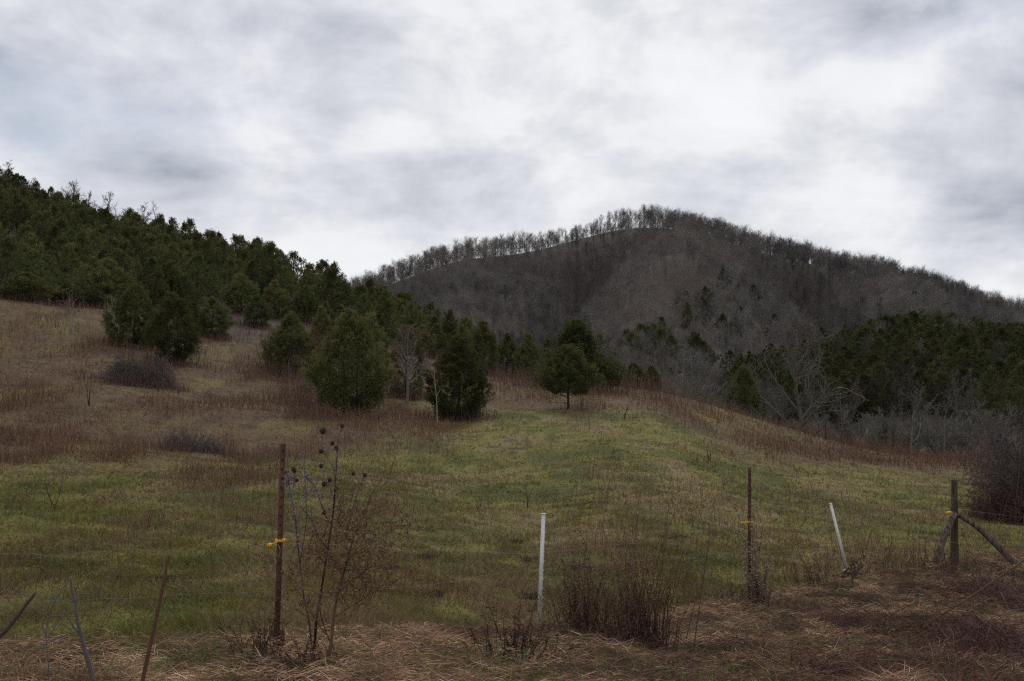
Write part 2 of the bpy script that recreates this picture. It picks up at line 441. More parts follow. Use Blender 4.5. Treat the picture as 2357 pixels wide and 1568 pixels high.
# ------------------------------------------------------------------ bare trees
def bare_tree_segs(seed, H=15., trunk_r=.17, spread=.32, limbs=13, n1=6, n2=5, fork=.35, twig_r=.02, up=.35, stems=1, wob=.12, dome=False):
    rng = np.random.default_rng(seed); thick = []; thin = []
    def branch(p, d, L, r, lev):
        ns = 4 if lev < 2 else 3
        pts = [p]; q = p.copy(); dd = d.copy()
        for k in range(ns):
            dd = unit(dd + rng.normal(size=3) * wob * (1 + .5*lev) + np.array([0, 0, up * .25]))
            q = q + dd * L / ns; pts.append(q)
        r1 = max(r * .35, twig_r * .45)
        for k in range(ns):
            a = r + (r1 - r) * k / ns; b = r + (r1 - r) * (k + 1) / ns
            (thick if lev <= 1 else thin).append((pts[k], pts[k+1], a, b))
        if lev >= 3: return
        nc = [0, n1, n2][lev] if lev > 0 else 0
        for c in range(nc):
            t = .25 + .75 * (c + rng.random()) / nc
            k = min(int(t * ns), ns - 1); f = t * ns - k
            bp = pts[k] * (1 - f) + pts[k+1] * f
            ax = unit(pts[k+1] - pts[k])
            side = unit(np.cross(ax, rng.normal(size=3)))
            nd = unit(ax * .75 + side * .75 + np.array([0, 0, up * .5]))
            branch(bp, nd, L * (.55 - .12 * t) * rng.uniform(.8, 1.2), max(r * .45, twig_r), lev + 1)
    for s in range(stems):
        base = np.array([rng.normal() * .1 * (stems > 1), rng.normal() * .1 * (stems > 1), 0.])
        lean = rng.normal(size=2) * (.05 if stems == 1 else .28)
        Ht = H * rng.uniform(.8, 1) if stems > 1 else H
        pts = [base - np.array([0, 0, .3])]; q = base.copy()
        nseg = 9
        for k in range(nseg):
            lean = lean + rng.normal(size=2) * .035
            q = q + np.array([lean[0], lean[1], 1.]) * Ht * .88 / nseg; pts.append(q.copy())
        tr = trunk_r / math.sqrt(stems)
        def rr(t): return tr * (1 - t) ** .8 * 1.0 + twig_r
        for k in range(nseg):
            thick.append((pts[k], pts[k+1], rr(k/nseg) * (1.25 if k == 0 else 1), rr((k+1)/nseg)))
        for c in range(limbs // stems if stems > 1 else limbs):
            nl = limbs // stems if stems > 1 else limbs
            t = fork + (1 - fork) * (c + rng.random() * .8) / nl
            k = min(int(t * nseg), nseg - 1); f = t * nseg - k
            bp = pts[k] * (1 - f) + pts[k+1] * f
            a = c * 2.4 + rng.uniform(-.5, .5)
            el = .55 + .7 * t
            nd = np.array([math.cos(a) * math.cos(el), math.sin(a) * math.cos(el), math.sin(el)])
            L = H * spread * (1.15 - .65 * (t - fork) / (1 - fork)) * rng.uniform(.8, 1.15)
            if dome: L = H * spread * (.62 + .55 * math.sin(math.pi * min(1, .15 + (t - fork) / (1 - fork) * .75))) * rng.uniform(.75, 1.15)
            branch(bp, nd, L, rr(t) * .6, 1)
    zm = max(max(q[0][2], q[1][2]) for q in thick + thin); k_ = H / zm
    thick = [(q[0] * k_, q[1] * k_, q[2], q[3]) for q in thick]; thin = [(q[0] * k_, q[1] * k_, q[2], q[3]) for q in thin]
    return thick, thin

def segs_mesh(mb, segs, c, cvar=.15, n=3, rng=RNG, mat=0):
    if not segs: return
    P0 = np.array([s[0] for s in segs]); P1 = np.array([s[1] for s in segs])
    R0 = np.array([s[2] for s in segs]); R1 = np.array([s[3] for s in segs])
    C = np.asarray(c, float)[None] * (1 + rng.uniform(-cvar, cvar, size=(len(segs), 1)))
    prisms(mb, P0, P1, R0, R1, C, n, mat)

TW_GREY = (.15, .13, .12); TW_PURP = (.13, .098, .092); TW_PALE = (.24, .215, .18); TW_RED = (.14, .085, .075)

def bare_parts(seed, ctrunk, ctwig, **kw):
    """two meshes: trunk with its limbs, crown of twigs"""
    rng = np.random.default_rng(seed)
    a, b = bare_tree_segs(seed, **kw)
    m1 = MB(); segs_mesh(m1, a, ctrunk, .15, 5, rng)
    m2 = MB(); segs_mesh(m2, b, ctwig, .25, 3, rng)
    return m1.mesh("trunk", M_BARK), m2.mesh("crown", M_TWIG)

def bare_single(seed, ctrunk, ctwig, **kw):
    rng = np.random.default_rng(seed)
    a, b = bare_tree_segs(seed, **kw)
    m1 = MB(); segs_mesh(m1, a, ctrunk, .15, 4, rng, 0); segs_mesh(m1, b, ctwig, .25, 3, rng, 1)
    return m1.mesh("bare_tree", [M_BARK, M_TWIG])

def link_parts(name, meshes, partnames, loc, rz=0, s=(1, 1, 1), tilt=(0, 0)):
    e = empty(name, loc); e.rotation_euler = (tilt[0], tilt[1], rz); e.scale = s
    for me, pn in zip(meshes, partnames):
        o = bpy.data.objects.new(pn, me); COL.objects.link(o); o.parent = e
    return e

# ------------------------------------------------------------------ cedars
C_GRN = np.array([.050, .062, .022]); C_LGT = np.array([.130, .140, .048]); C_BRZ = np.array([.23, .145, .058])

def cedar_parts(seed, H=5., W=3., lift=.06, npl=120, nsp=60, bronze=.2, spr=.16, shape=.32, open_=0., twist=.0, trunks=1, top=.72, spreadp=.27, tint=.95, pls=.85):
    rng = np.random.default_rng(seed)
    mb = MB(); ph = rng.uniform(0, 6.28, 6)
    def R(t, a):
        b = np.where(t < shape, (np.clip(t, 0.001, 1) / shape) ** .38, (np.clip(1 - t, 0, 1) / (1 - shape)) ** top)
        lump = 1 + .17 * np.sin(2*a + ph[0] + 5*t) + .15 * np.sin(3*a + ph[1] - 8*t) + .11 * np.sin(5*a + ph[2] + 13*t)
        return W / 2 * b * lump
    # plumes: feathery upturned boughs
    tc_ = rng.random(npl * 6); wt = R(tc_, np.zeros_like(tc_)); wt = wt / wt.max()
    t = tc_[rng.random(npl * 6) < wt * .75 + .28][:npl]; npl = len(t)
    a = np.arange(npl) * 2.39996 + rng.uniform(-.5, .5, npl); q = rng.uniform(.3, 1.12, npl) ** .5
    rr = R(t, a) * q
    base = np.stack([np.cos(a) * rr * .89, np.sin(a) * rr * .89, (lift + (1 - lift) * t * .90) * H - .05 * H * (1 - t)], -1)
    outw = np.stack([np.cos(a), np.sin(a), np.zeros(npl)], -1)
    upw = .28 + 1.3 * t
    pd = unit(outw * (1 - .55*t)[:, None] + np.array([0, 0, 1.]) * upw[:, None] + rng.normal(size=(npl, 3)) * .22)
    pl = H * rng.uniform(.07, .17, npl) * np.where(rng.random(npl) < .2, 1.5, 1) * (1 - .25*t)
    # leader plumes
    k = max(4, npl // 18); base[:k] = np.stack([rng.normal(size=k)*W*.035, rng.normal(size=k)*W*.035, H*rng.uniform(.78, .9, k)], -1)
    pd[:k] = unit(np.array([0, 0, 1.]) + rng.normal(size=(k, 3)) * .14); pl[:k] = H * rng.uniform(.08, .15, k)
    idx = np.repeat(np.arange(npl), nsp); N = len(idx)
    s = rng.random(N) ** .8
    pl = pl * 1.1 * pls
    off = rng.normal(size=(N, 3)); off = off - pd[idx] * np.sum(off * pd[idx], -1, keepdims=True)
    pos = base[idx] + pd[idx] * (pl[idx] * s)[:, None] + off * (pl[idx] * (spreadp * (1 - s) ** .8 + .045))[:, None]
    pos[:, 2] *= H * .965 / np.percentile(pos[:, 2], 99.95)
    pos[:, 2] = np.where(pos[:, 2] < .03 * H, rng.uniform(.03, .2, N) * H, pos[:, 2])
    D = unit(pd[idx] * 1.0 + unit(off) * .75 * rng.uniform(.3, 1, (N, 1)) + rng.normal(size=(N, 3)) * .25)
    tt = pos[:, 2] / H
    L = spr * rng.uniform(.6, 1.25, N); Wd = spr * rng.uniform(.18, .34, N)
    pt = rng.uniform(.0, 1, npl)[idx]
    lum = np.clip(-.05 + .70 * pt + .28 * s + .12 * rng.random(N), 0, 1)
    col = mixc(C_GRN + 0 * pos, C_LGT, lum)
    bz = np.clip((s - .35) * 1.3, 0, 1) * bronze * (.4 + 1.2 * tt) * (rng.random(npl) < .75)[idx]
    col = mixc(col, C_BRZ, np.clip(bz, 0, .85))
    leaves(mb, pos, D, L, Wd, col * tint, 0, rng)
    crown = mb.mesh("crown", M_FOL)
    # trunk(s) with limbs
    tb = MB(); cb = np.array([.055, .036, .027])
    segs = []
    for j in range(trunks):
        ox = (j - (trunks-1)/2) * W * .17
        pts = [np.array([ox + rng.normal()*.02*H*k/6*.5, rng.normal()*.01*H*k/6, -.25 + (H*.86+.25)*k/6]) for k in range(7)]
        r0 = .022 * H / math.sqrt(trunks)
        tube(tb, pts, [r0*1.3]+[r0*(1-k/6.5) for k in range(1, 7)], 7, cb)
    nb = min(npl, 70)
    sel = rng.permutation(npl)[:nb]
    for i in sel:
        z0 = max(base[i, 2] - .5 * np.hypot(base[i, 0], base[i, 1]), lift * H * .6)
        p0 = np.array([0, 0, min(z0, H*.8)]); p1 = base[i]; m_ = (p0 + p1) / 2 + np.array([0, 0, -.03*H])
        segs += [(p0, m_, .0045*H, .0035*H), (m_, p1, .0035*H, .002*H)]
    # dead lower twigs
    for i in range(26):
        a_ = rng.uniform(0, 6.28); z0 = H * rng.uniform(.04, lift + .12); L_ = W * rng.uniform(.1, .3)
        p0 = np.array([0, 0, z0]); p1 = p0 + np.array([math.cos(a_)*L_, math.sin(a_)*L_, rng.uniform(-.1, .25)*L_])
        segs.append((p0, p1, .003*H, .001*H))
    segs_mesh(tb, segs, (.07, .05, .04), .2, 3, rng)
    return tb.mesh("trunk", M_BARK), crown

# ------------------------------------------------------------------ one object made of many copies (only for uncountable masses)
def stuff_instances(name, P, rz, S, idx, meshes, label, cat):
    coll = bpy.data.collections.new(name + "_kinds")
    for k, me in enumerate(meshes):
        coll.objects.link(bpy.data.objects.new("%s_%02d" % (name, k), me))
    me = bpy.data.meshes.new(name); n = len(P)
    me.vertices.add(n); me.vertices.foreach_set("co", np.asarray(P, np.float32).ravel())
    a = me.attributes.new("rot", 'FLOAT_VECTOR', 'POINT')
    R = np.zeros((n, 3), np.float32); R[:, 2] = rz; a.data.foreach_set("vector", R.ravel())
    a = me.attributes.new("scl", 'FLOAT_VECTOR', 'POINT'); a.data.foreach_set("vector", np.asarray(S, np.float32).ravel())
    a = me.attributes.new("idx", 'INT', 'POINT'); a.data.foreach_set("value", np.asarray(idx, np.int32))
    o = bpy.data.objects.new(name, me); COL.objects.link(o)
    g = bpy.data.node_groups.new(name, 'GeometryNodeTree')
    g.interface.new_socket("Geometry", in_out='INPUT', socket_type='NodeSocketGeometry')
    g.interface.new_socket("Geometry", in_out='OUTPUT', socket_type='NodeSocketGeometry')
    N = g.nodes; L = g.links
    gi = N.new('NodeGroupInput'); go = N.new('NodeGroupOutput')
    ip = N.new('GeometryNodeInstanceOnPoints'); ci = N.new('GeometryNodeCollectionInfo')
    ci.inputs['Collection'].default_value = coll; ci.inputs['Separate Children'].default_value = True
    ci.inputs['Reset Children'].default_value = True
    def attr(nm, ty):
        x = N.new('GeometryNodeInputNamedAttribute'); x.data_type = ty; x.inputs[0].default_value = nm; return x.outputs[0]
    L.new(gi.outputs[0], ip.inputs['Points']); L.new(ci.outputs[0], ip.inputs['Instance'])
    ip.inputs['Pick Instance'].default_value = True
    L.new(attr("idx", 'INT'), ip.inputs['Instance Index'])
    er = N.new('FunctionNodeEulerToRotation'); L.new(attr("rot", 'FLOAT_VECTOR'), er.inputs[0])
    L.new(er.outputs[0], ip.inputs['Rotation']); L.new(attr("scl", 'FLOAT_VECTOR'), ip.inputs['Scale'])
    L.new(ip.outputs[0], go.inputs[0])
    md = o.modifiers.new("scatter", 'NODES'); md.node_group = g
    return tag(o, label, cat, None, "stuff")

# ------------------------------------------------------------------ cedar kinds
CED_HERO = {}
def hero(kind):
    if kind in CED_HERO: return CED_HERO[kind]
    kw = dict(
        broad=dict(seed=11, W=4.3, lift=.12, npl=480, nsp=108, bronze=.24, spr=.14, shape=.40, top=.74, trunks=2),
        oval=dict(seed=12, W=3.9, lift=.03, npl=480, nsp=108, bronze=.22, spr=.135, shape=.44, top=.62),
        lifted=dict(seed=13, W=4.3, lift=.27, npl=400, nsp=104, bronze=.18, spr=.16, shape=.3),
        cone=dict(seed=14, W=3.4, lift=.03, npl=420, nsp=100, bronze=.04, spr=.14, shape=.16, top=.9),
        bush=dict(seed=15, W=4.2, lift=.02, npl=400, nsp=104, bronze=.12, spr=.14, shape=.42),
        bronze=dict(seed=16, W=3.0, lift=.05, npl=170, nsp=90, bronze=.75, spr=.14, shape=.42),
        small=dict(seed=17, W=4.0, lift=.02, npl=320, nsp=84, bronze=.12, spr=.17, shape=.44),
        smallbronze=dict(seed=18, W=3.8, lift=.02, npl=320, nsp=84, bronze=.55, spr=.17, shape=.44),
    )[kind]
    CED_HERO[kind] = cedar_parts(**kw)
    CED_HERO[kind + "_w"] = kw['W']
    return CED_HERO[kind]

# u, base v, top v, width px, distance (None: where that pixel meets the ground), kind, label
CEDARS = [
 (806, 957, 702, 190, None, 'broad', "largest and nearest cedar, broad and double trunked, left of the bare grey tree"),
 (1056, 966, 762, 145, None, 'oval', "dense egg shaped cedar reaching the ground behind the pale thin sapling"),
 (1308, 941, 787, 128, None, 'lifted', "round cedar standing alone on a bare reddish trunk at the meadow crest"),
 (1328, 922, 728, 180, 66, 'cone', "tall pointed green cedar rising right behind the round one on the crest"),
 (668, 862, 712, 118, 58, 'bush', "dark bushy cedar left of the largest double trunked cedar"),
 (935, 905, 742, 92, 54, 'bronze', "thin bronze tinged cedar behind the bare grey tree"),
 (850, 880, 715, 95, 60, 'small', "cedar peeping over the right shoulder of the largest cedar"),
 (740, 815, 700, 60, 72, 'smallbronze', "bronze topped cedar behind the left edge of the largest cedar"),
 (308, 800, 645, 122, None, 'oval', "left one of the joined dark cedars above the grey bramble mound"),
 (398, 838, 668, 128, None, 'broad', "front dark cedar with a short trunk, right of the grey bramble mound"),
 (442, 800, 692, 74, 74, 'smallbronze', "bronze tinged cedar leaning out of the right side of the dark cedar pair"),
 (489, 778, 680, 84, None, 'small', "pale green cedar at the left rim of the grassy gully"),
 (455, 790, 700, 60, 80, 'small', "small green cedar squeezed between the dark pair and the gully rim"),
 (555, 722, 627, 84, None, 'small', "rounded light green cedar at the head of the grassy gully"),
 (591, 754, 676, 64, None, 'small', "small blue green cedar standing free in the grassy gully"),
 (631, 732, 640, 64, None, 'smallbronze', "bronze capped cedar on the right of the gully head"),
 (702, 722, 652, 68, 98, 'small', "grey green cedar right of the bronze capped one above the gully"),
 (748, 745, 690, 46, 90, 'small', "little cedar below the dark row, right of the gully"),
 (1112, 838, 733, 74, 76, 'smallbronze', "brownish cedar just right behind the egg shaped cedar"),
 (1065, 830, 745, 60, 84, 'small', "cedar top showing above the egg shaped cedar"),
 (1168, 828, 762, 58, 82, 'small', "dark cedar over the maroon weeds, left one of two"),
 (1216, 836, 762, 62, 80, 'small', "dark cedar over the maroon weeds, right one of two"),
 (1262, 850, 775, 52, 84, 'smallbronze', "half hidden cedar left behind the pointed green cedar"),
 (1420, 882, 825, 58, 80, 'small', "leftmost of the three low cedars on the crest skyline edge"),
 (1458, 892, 832, 62, 78, 'small', "middle of the three low cedars on the crest skyline edge"),
 (1501, 907, 838, 46, 76, 'oval', "rightmost low cedar on the crest with its short trunk showing"),
 (1385, 880, 838, 40, 84, 'small', "low cedar tucked between the pointed cedar and the three on the crest"),
 (972, 800, 745, 52, 84, 'smallbronze', "left of the small rounded cedars behind the bare grey tree"),
 (1005, 795, 742, 56, 88, 'small', "right of the small rounded cedars behind the bare grey tree"),
 (1035, 775, 708, 50, 98, 'small', "dark cedar at the tail of the wooded slope above the egg shaped cedar"),
 (250, 715, 592, 112, 88, 'small', "olive topped cedar behind the pale forked sapling"),
 (60, 738, 622, 112, 80, 'small', "dark cedar at the field edge near the left border"),
 (150, 735, 655, 82, 82, 'small', "dark green cedar at the field edge behind the pale forked tree"),
 (212, 735, 660, 70, 84, 'small', "low cedar just left of the spiky pale bare shrub"),
 (380, 690, 602, 82, 98, 'smallbronze', "brown tipped cedar behind the joined dark cedars"),
 (1784, 968, 938, 32, None, 'small', "tiny round cedar bush at the field edge below the thicket"),
 (1715, 965, 835, 95, 92, 'bush', "dark brownish cedar at the left end of the right hand thicket"),
]
CEN = [gpt(c[0], c[4])[:2] if c[4] else None for c in CEDARS]
nced = 0; FEET = []
for (u, vb, vt, wp, r, kind, lab) in CEDARS:
    if r is None:
        p, r = ghit(u, vb)
    else:
        p = gpt(u, r)
    dist = p[1]
    vb_real = project(p)[1]
    Hm = max((min(vb_real, vb + 25) - vt) / F * dist, (vb - vt) / F * dist * .9)
    if vb_real > vb + 25 or vb_real < vb - 25: Hm = (vb_real - vt) / F * dist
    Wm = wp / F * dist
    me = hero(kind); w0 = CED_HERO[kind + "_w"]
    sz = Hm / 5.0; sx = Wm / w0 * (.97 if kind in ('broad', 'oval') else 1.04)
    e = link_parts("cedar_tree", me, ("trunk", "crown"), p - np.array([0, 0, .05]), (u * .37) % 6.28, (sx, sx, sz))
    tag(e, lab, "tree", "red cedars"); nced += 1
    if kind != 'lifted' and u != 1501: FEET.append((p[0], p[1], Wm))
    print("cedar", u, "r", round(r, 1), "H", round(Hm, 1), "W", round(Wm, 1), "vb", round(vb_real))

CED_FAR = [cedar_parts(40 + k, W=w, lift=.02, npl=230, nsp=30, bronze=bz, spr=.21, shape=sh, top=.9, spreadp=.17, tint=.93, pls=.72) for k, (w, bz, sh) in enumerate(
    [(4.6, .12, .40), (4.0, .04, .32), (5.0, .10, .42), (4.4, .5, .38), (3.7, .10, .3), (5.2, .25, .45)])]
CED_DARK = [cedar_parts(60 + k, W=w, lift=.02, npl=230, nsp=30, bronze=bz, spr=.21, shape=sh, top=.85, spreadp=.17, tint=.62, pls=.75) for k, (w, bz, sh) in enumerate(
    [(4.8, .12, .42), (4.2, .04, .36), (5.2, .2, .45), (4.0, .1, .32)])]
def merged(parts, k):
    out = MB()
    for mi, me in enumerate(parts):
        n = len(me.vertices); co = np.zeros(n * 3, np.float32); me.vertices.foreach_get("co", co)
        cc = np.zeros(n * 4, np.float32); me.color_attributes["col"].data.foreach_get("color", cc)
        lt = np.zeros(len(me.polygons), np.int32); me.polygons.foreach_get("loop_total", lt)
        vi = np.zeros(len(me.loops), np.int32); me.loops.foreach_get("vertex_index", vi)
        nq = int((lt == 4).sum())
        Q = vi[:nq * 4].reshape(-1, 4); T = vi[nq * 4:].reshape(-1, 3)
        out.add(co.reshape(-1, 3), Q, T, cc.reshape(-1, 4)[:, :3], mi)
    return out.mesh("cedar_%d" % k, [M_BARK, M_FOL])

def jitter_grid(x0, x1, y0, y1, s, rng, j=.42):
    gx, gy = np.meshgrid(np.arange(x0, x1, s), np.arange(y0, y1, s))
    x = gx.ravel() + rng.uniform(-j, j, gx.size) * s; y = gy.ravel() + rng.uniform(-j, j, gx.size) * s
    return x, y

rng = np.random.default_rng(99)
# left hillside stand
x, y = jitter_grid(-150, 30, 55, 210, 4.15, rng)
r = np.hypot(x, y); u = CX + F * x / (y * CP)
edge = np.interp(u, [0, 280, 300, 450, 520, 560, 660, 720, 770, 900, 1020, 1130], [80, 86, 92, 94, 104, 112, 112, 104, 88, 82, 88, 90])
top = np.interp(u, [0, 300, 600, 900, 1020, 1090, 1130], [192, 170, 160, 136, 124, 108, 96])
k = (u > -140) & (u < 1120) & (r > edge) & (r < top)
x, y, r, u = x[k], y[k], r[k], u[k]
hs = rng.uniform(4.6, 7.6, len(x)); hs *= np.where(u > 820, .72, np.where(u > 620, .85, .92)) * np.where((u < 250) & (r > 150), .72, 1) * np.where(r < edge[k] + 8, .8, 1)
left = list(zip(x, y, r, u, hs))
# right hillside
x, y = jitter_grid(15, 160, 80, 310, 4.3, rng)
r = np.hypot(x, y); u = CX + F * x / (y * CP); z = height(x, y); v = CY - F * ((-y * SP + (z - CZ) * CP) / (y * CP + (z - CZ) * SP)) - 45
pc = np.zeros(len(x))
for (cu, cv, su, sv, A) in [(1900, 880, 150, 70, .8), (2030, 790, 110, 70, 1.1), (1800, 850, 120, 45, .8), (2250, 860, 200, 70, 1.1), (2350, 760, 70, 60, 1.0), (2200, 730, 90, 30, .5),
                            (1720, 900, 50, 50, .7), (1750, 690, 50, 20, .4), (2350, 690, 60, 30, 1.2), (1490, 770, 40, 22, .8), (2320, 930, 60, 40, .6)]:
    pc += A * gauss(u, v, cu, cv, su, sv)
k = (u > 1400) & (u < 2500) & (r > np.where(u < 1700, 120, 92)) & (pc * (.75 + .5 * rng.random(len(x))) > .42)
right = list(zip(x[k], y[k], r[k], u[k], rng.uniform(4.6, 7.8, k.sum())))
right_xy = np.array([(a[0], a[1]) for a in right])
cand = sorted(left, key=lambda a: -a[4] / a[2]), sorted(right, key=lambda a: -a[4] / a[2])
nr_ = 120; nl_ = 300 - nced - nr_
rest = []
for side, (lst, lim) in enumerate(zip(cand, (nl_, nr_))):
    for i, (x_, y_, r_, u_, h_) in enumerate(lst):
        kd = int(rng.integers(0, 6)) if side == 0 else int(rng.choice([0, 1, 2, 4])); s = h_ / 5; wx = s * rng.uniform(.85, 1.1); rz = rng.uniform(0, 6.28)
        z_ = float(height(x_, y_)) - .1
        if i >= lim: rest.append((x_, y_, z_, rz, wx, s, kd)); continue
        e = link_parts("cedar_tree", CED_FAR[kd] if side == 0 else CED_DARK[kd % 4], ("trunk", "crown"), (x_, y_, z_), rz, (wx, wx, s))
        if side == 0:
            if r_ > 140: lab = "dark cedar in the uppermost rows of the stand along the left hill's skyline"
            elif u_ > 640: lab = "dark cedar on the tapering tail of the left hill, right of the grassy gully"
            elif r_ > 108: lab = "olive green cedar crowded in the middle of the left hillside stand"
            else: lab = "cedar in the lowest rows of the left hillside stand, next to the brown field"
        else:
            lab = ("green cedar low on the right hillside, behind the grey scrub at the field edge" if r_ < 135
                   else "dark cedar higher up in the mixed evergreen patch on the right hillside")
        tag(e, lab, "tree", "red cedars")
if rest:
    A = np.array(rest)
    stuff_instances("cedar_wood", A[:, :3], A[:, 3], A[:, [4, 4, 5]], A[:, 6] % 4, [merged(p, k) for k, p in enumerate(CED_DARK)],
                    "dense far cedar wood filling in the hillsides behind the nearer cedars", "trees")
print("cedars", nced, len(left), len(right), len(rest))

# ------------------------------------------------------------------ bare trees: hand placed
BT = {}
def bt(key, **kw):
    if key not in BT: BT[key] = bare_parts(**kw)
    return BT[key]
BARES = [
 # u, base v, top v, r, key, kwargs, label
 (938, 930, 742, None, dict(seed=71, ctrunk=(.15,.125,.11), ctwig=(.145,.11,.098), H=6., trunk_r=.10, spread=.33, limbs=14, n1=6, n2=4, twig_r=.011, fork=.22), "bare grey tree with slender upright limbs between the two nearest cedars"),
 (1008, 974, 842, None, dict(seed=72, ctrunk=(.27,.23,.19), ctwig=(.24,.205,.17), H=4., trunk_r=.036, spread=.2, limbs=8, n1=2, n2=1, twig_r=.012, fork=.45), "pale thin leafless sapling in front of the egg shaped cedar"),
 (880, 968, 880, None, dict(seed=73, ctrunk=(.15,.11,.08), ctwig=(.13,.10,.08), H=3., trunk_r=.028, spread=.26, limbs=6, n1=2, n2=1, twig_r=.010, fork=.4), "small brownish bent sapling right below the largest cedar"),
 (160, 778, 660, None, dict(seed=74, ctrunk=(.24,.20,.18), ctwig=(.19,.155,.14), H=5., trunk_r=.085, spread=.36, limbs=11, n1=4, n2=3, twig_r=.012, fork=.3), "pale forked bare tree on the upper field edge near the left border"),
 (243, 765, 672, None, dict(seed=75, ctrunk=(.24,.20,.18), ctwig=(.20,.165,.15), H=4.5, trunk_r=.11, spread=.4, limbs=14, n1=3, n2=2, twig_r=.012, fork=.1, stems=4), "spiky pale multi stemmed bare shrub left of the joined dark cedars"),
 (35, 700, 505, 98, dict(seed=76, ctrunk=(.15,.13,.12), ctwig=(.10,.085,.08), H=9., trunk_r=.09, spread=.22, limbs=12, n1=5, n2=3, twig_r=.014, fork=.3), "tall slender grey bare tree standing among cedars near the left border"),
 (320, 730, 600, 96, dict(seed=76, ctrunk=(.15,.13,.12), ctwig=(.10,.085,.08), H=9., trunk_r=.09, spread=.22, limbs=12, n1=5, n2=3, twig_r=.014, fork=.3), "thin bare tree poking up in the dark gap left of the joined cedars"),
 (12, 540, 362, 178, dict(seed=77, ctrunk=(.07,.055,.05), ctwig=(.07,.055,.05), H=12., trunk_r=.15, spread=.3, limbs=13, n1=5, n2=5, twig_r=.034, fork=.3), "bare tree at the highest left corner of the skyline"),
 (70, 545, 405, 172, dict(seed=78, ctrunk=(.10,.085,.075), ctwig=(.075,.06,.055), H=10., trunk_r=.12, spread=.3, limbs=12, n1=5, n2=4, twig_r=.032, fork=.3), "bare tree with a cedar top in front, second on the skyline from the left"),
 (168, 560, 410, 172, dict(seed=79, ctrunk=(.09,.075,.07), ctwig=(.085,.065,.06), H=10., trunk_r=.13, spread=.38, limbs=14, n1=6, n2=5, twig_r=.03, fork=.35), "broad drooping bare tree with a round crown on the left skyline"),
 (205, 570, 432, 170, dict(seed=77, ctrunk=(.07,.055,.05), ctwig=(.07,.055,.05), H=12., trunk_r=.15, spread=.3, limbs=13, n1=5, n2=5, twig_r=.034, fork=.3), "bare tree directly right of the drooping round crowned one on the left skyline"),
 (240, 580, 436, 168, dict(seed=78, ctrunk=(.10,.085,.075), ctwig=(.075,.06,.055), H=10., trunk_r=.12, spread=.3, limbs=12, n1=5, n2=4, twig_r=.032, fork=.3), "bare tree with long right reaching branches on the left skyline"),
 (287, 590, 475, 166, dict(seed=79, ctrunk=(.09,.075,.07), ctwig=(.085,.065,.06), H=10., trunk_r=.13, spread=.38, limbs=14, n1=6, n2=5, twig_r=.03, fork=.35), "short bare tree in the dip of the left skyline"),
 (322, 600, 460, 166, dict(seed=77, ctrunk=(.07,.055,.05), ctwig=(.07,.055,.05), H=12., trunk_r=.15, spread=.3, limbs=13, n1=5, n2=5, twig_r=.034, fork=.3), "slim bare tree over the darkest cedar top on the left skyline"),
 (368, 600, 458, 164, dict(seed=76, ctrunk=(.15,.13,.12), ctwig=(.10,.085,.08), H=9., trunk_r=.09, spread=.22, limbs=12, n1=5, n2=3, twig_r=.014, fork=.3), "rightmost slender bare tree on the left skyline"),
 (1852, 1000, 690, 92, dict(seed=81, ctrunk=(.125,.11,.085), ctwig=(.11,.095,.078), H=13., trunk_r=.19, spread=.46, limbs=15, n1=7, n2=6, twig_r=.018, fork=.22), "big pale spreading bare tree with wide arching limbs against the dark cedars"),
 (2095, 1020, 872, 78, dict(seed=82, ctrunk=(.145,.13,.112), ctwig=(.115,.10,.09), H=7., trunk_r=.14, spread=.45, limbs=11, n1=5, n2=4, twig_r=.015, fork=.25), "silvery bare tree with crooked limbs over the field edge thicket"),
 (2175, 1030, 905, 77, dict(seed=83, ctrunk=(.145,.13,.112), ctwig=(.115,.10,.09), H=6., trunk_r=.12, spread=.5, limbs=10, n1=5, n2=4, twig_r=.015, fork=.25), "low silvery tree leaning right beside the crooked limbed one"),
 (2055, 1025, 800, 98, dict(seed=84, ctrunk=(.045,.036,.03), ctwig=(.05,.04,.035), H=9., trunk_r=.15, spread=.3, limbs=12, n1=5, n2=4, twig_r=.014, fork=.3), "dark straight trunked bare tree in the middle of the right thicket"),
 (2165, 1040, 1000, 82, dict(seed=85, ctrunk=(.10,.085,.08), ctwig=(.085,.07,.065), H=4., trunk_r=.07, spread=.45, limbs=12, n1=5, n2=4, twig_r=.010, fork=.15), "low grey bush at the right end of the field edge"),
 (2262, 1045, 945, 55, dict(seed=86, ctrunk=(.14,.105,.10), ctwig=(.10,.07,.07), H=4., trunk_r=.06, spread=.5, limbs=12, n1=6, n2=5, twig_r=.008, fork=.2), "pinkish arching bare shrub behind the thicket at the right border"),
 (1245, 900, 790, 92, dict(seed=82, ctrunk=(.145,.13,.112), ctwig=(.115,.10,.09), H=7., trunk_r=.14, spread=.45, limbs=11, n1=5, n2=4, twig_r=.015, fork=.25), "pale bare tree left behind the pointed cedar"),
 (1375, 900, 745, 120, dict(seed=81, ctrunk=(.17,.15,.11), ctwig=(.11,.095,.075), H=13., trunk_r=.24, spread=.46, limbs=15, n1=7, n2=6, twig_r=.018, fork=.22), "grey bare tree standing right behind the pointed cedar"),
 (1610, 960, 810, 112, dict(seed=83, ctrunk=(.20,.15,.14), ctwig=(.15,.095,.09), H=6., trunk_r=.12, spread=.5, limbs=10, n1=5, n2=4, twig_r=.015, fork=.25), "reddish twigged bare tree in the hollow beyond the meadow crest"),
 (1535, 930, 790, 125, dict(seed=76, ctrunk=(.15,.13,.12), ctwig=(.10,.085,.08), H=9., trunk_r=.09, spread=.22, limbs=12, n1=5, n2=3, twig_r=.014, fork=.3), "slender pale bare tree above the end of the crest cedars"),
]
nb_ = 0
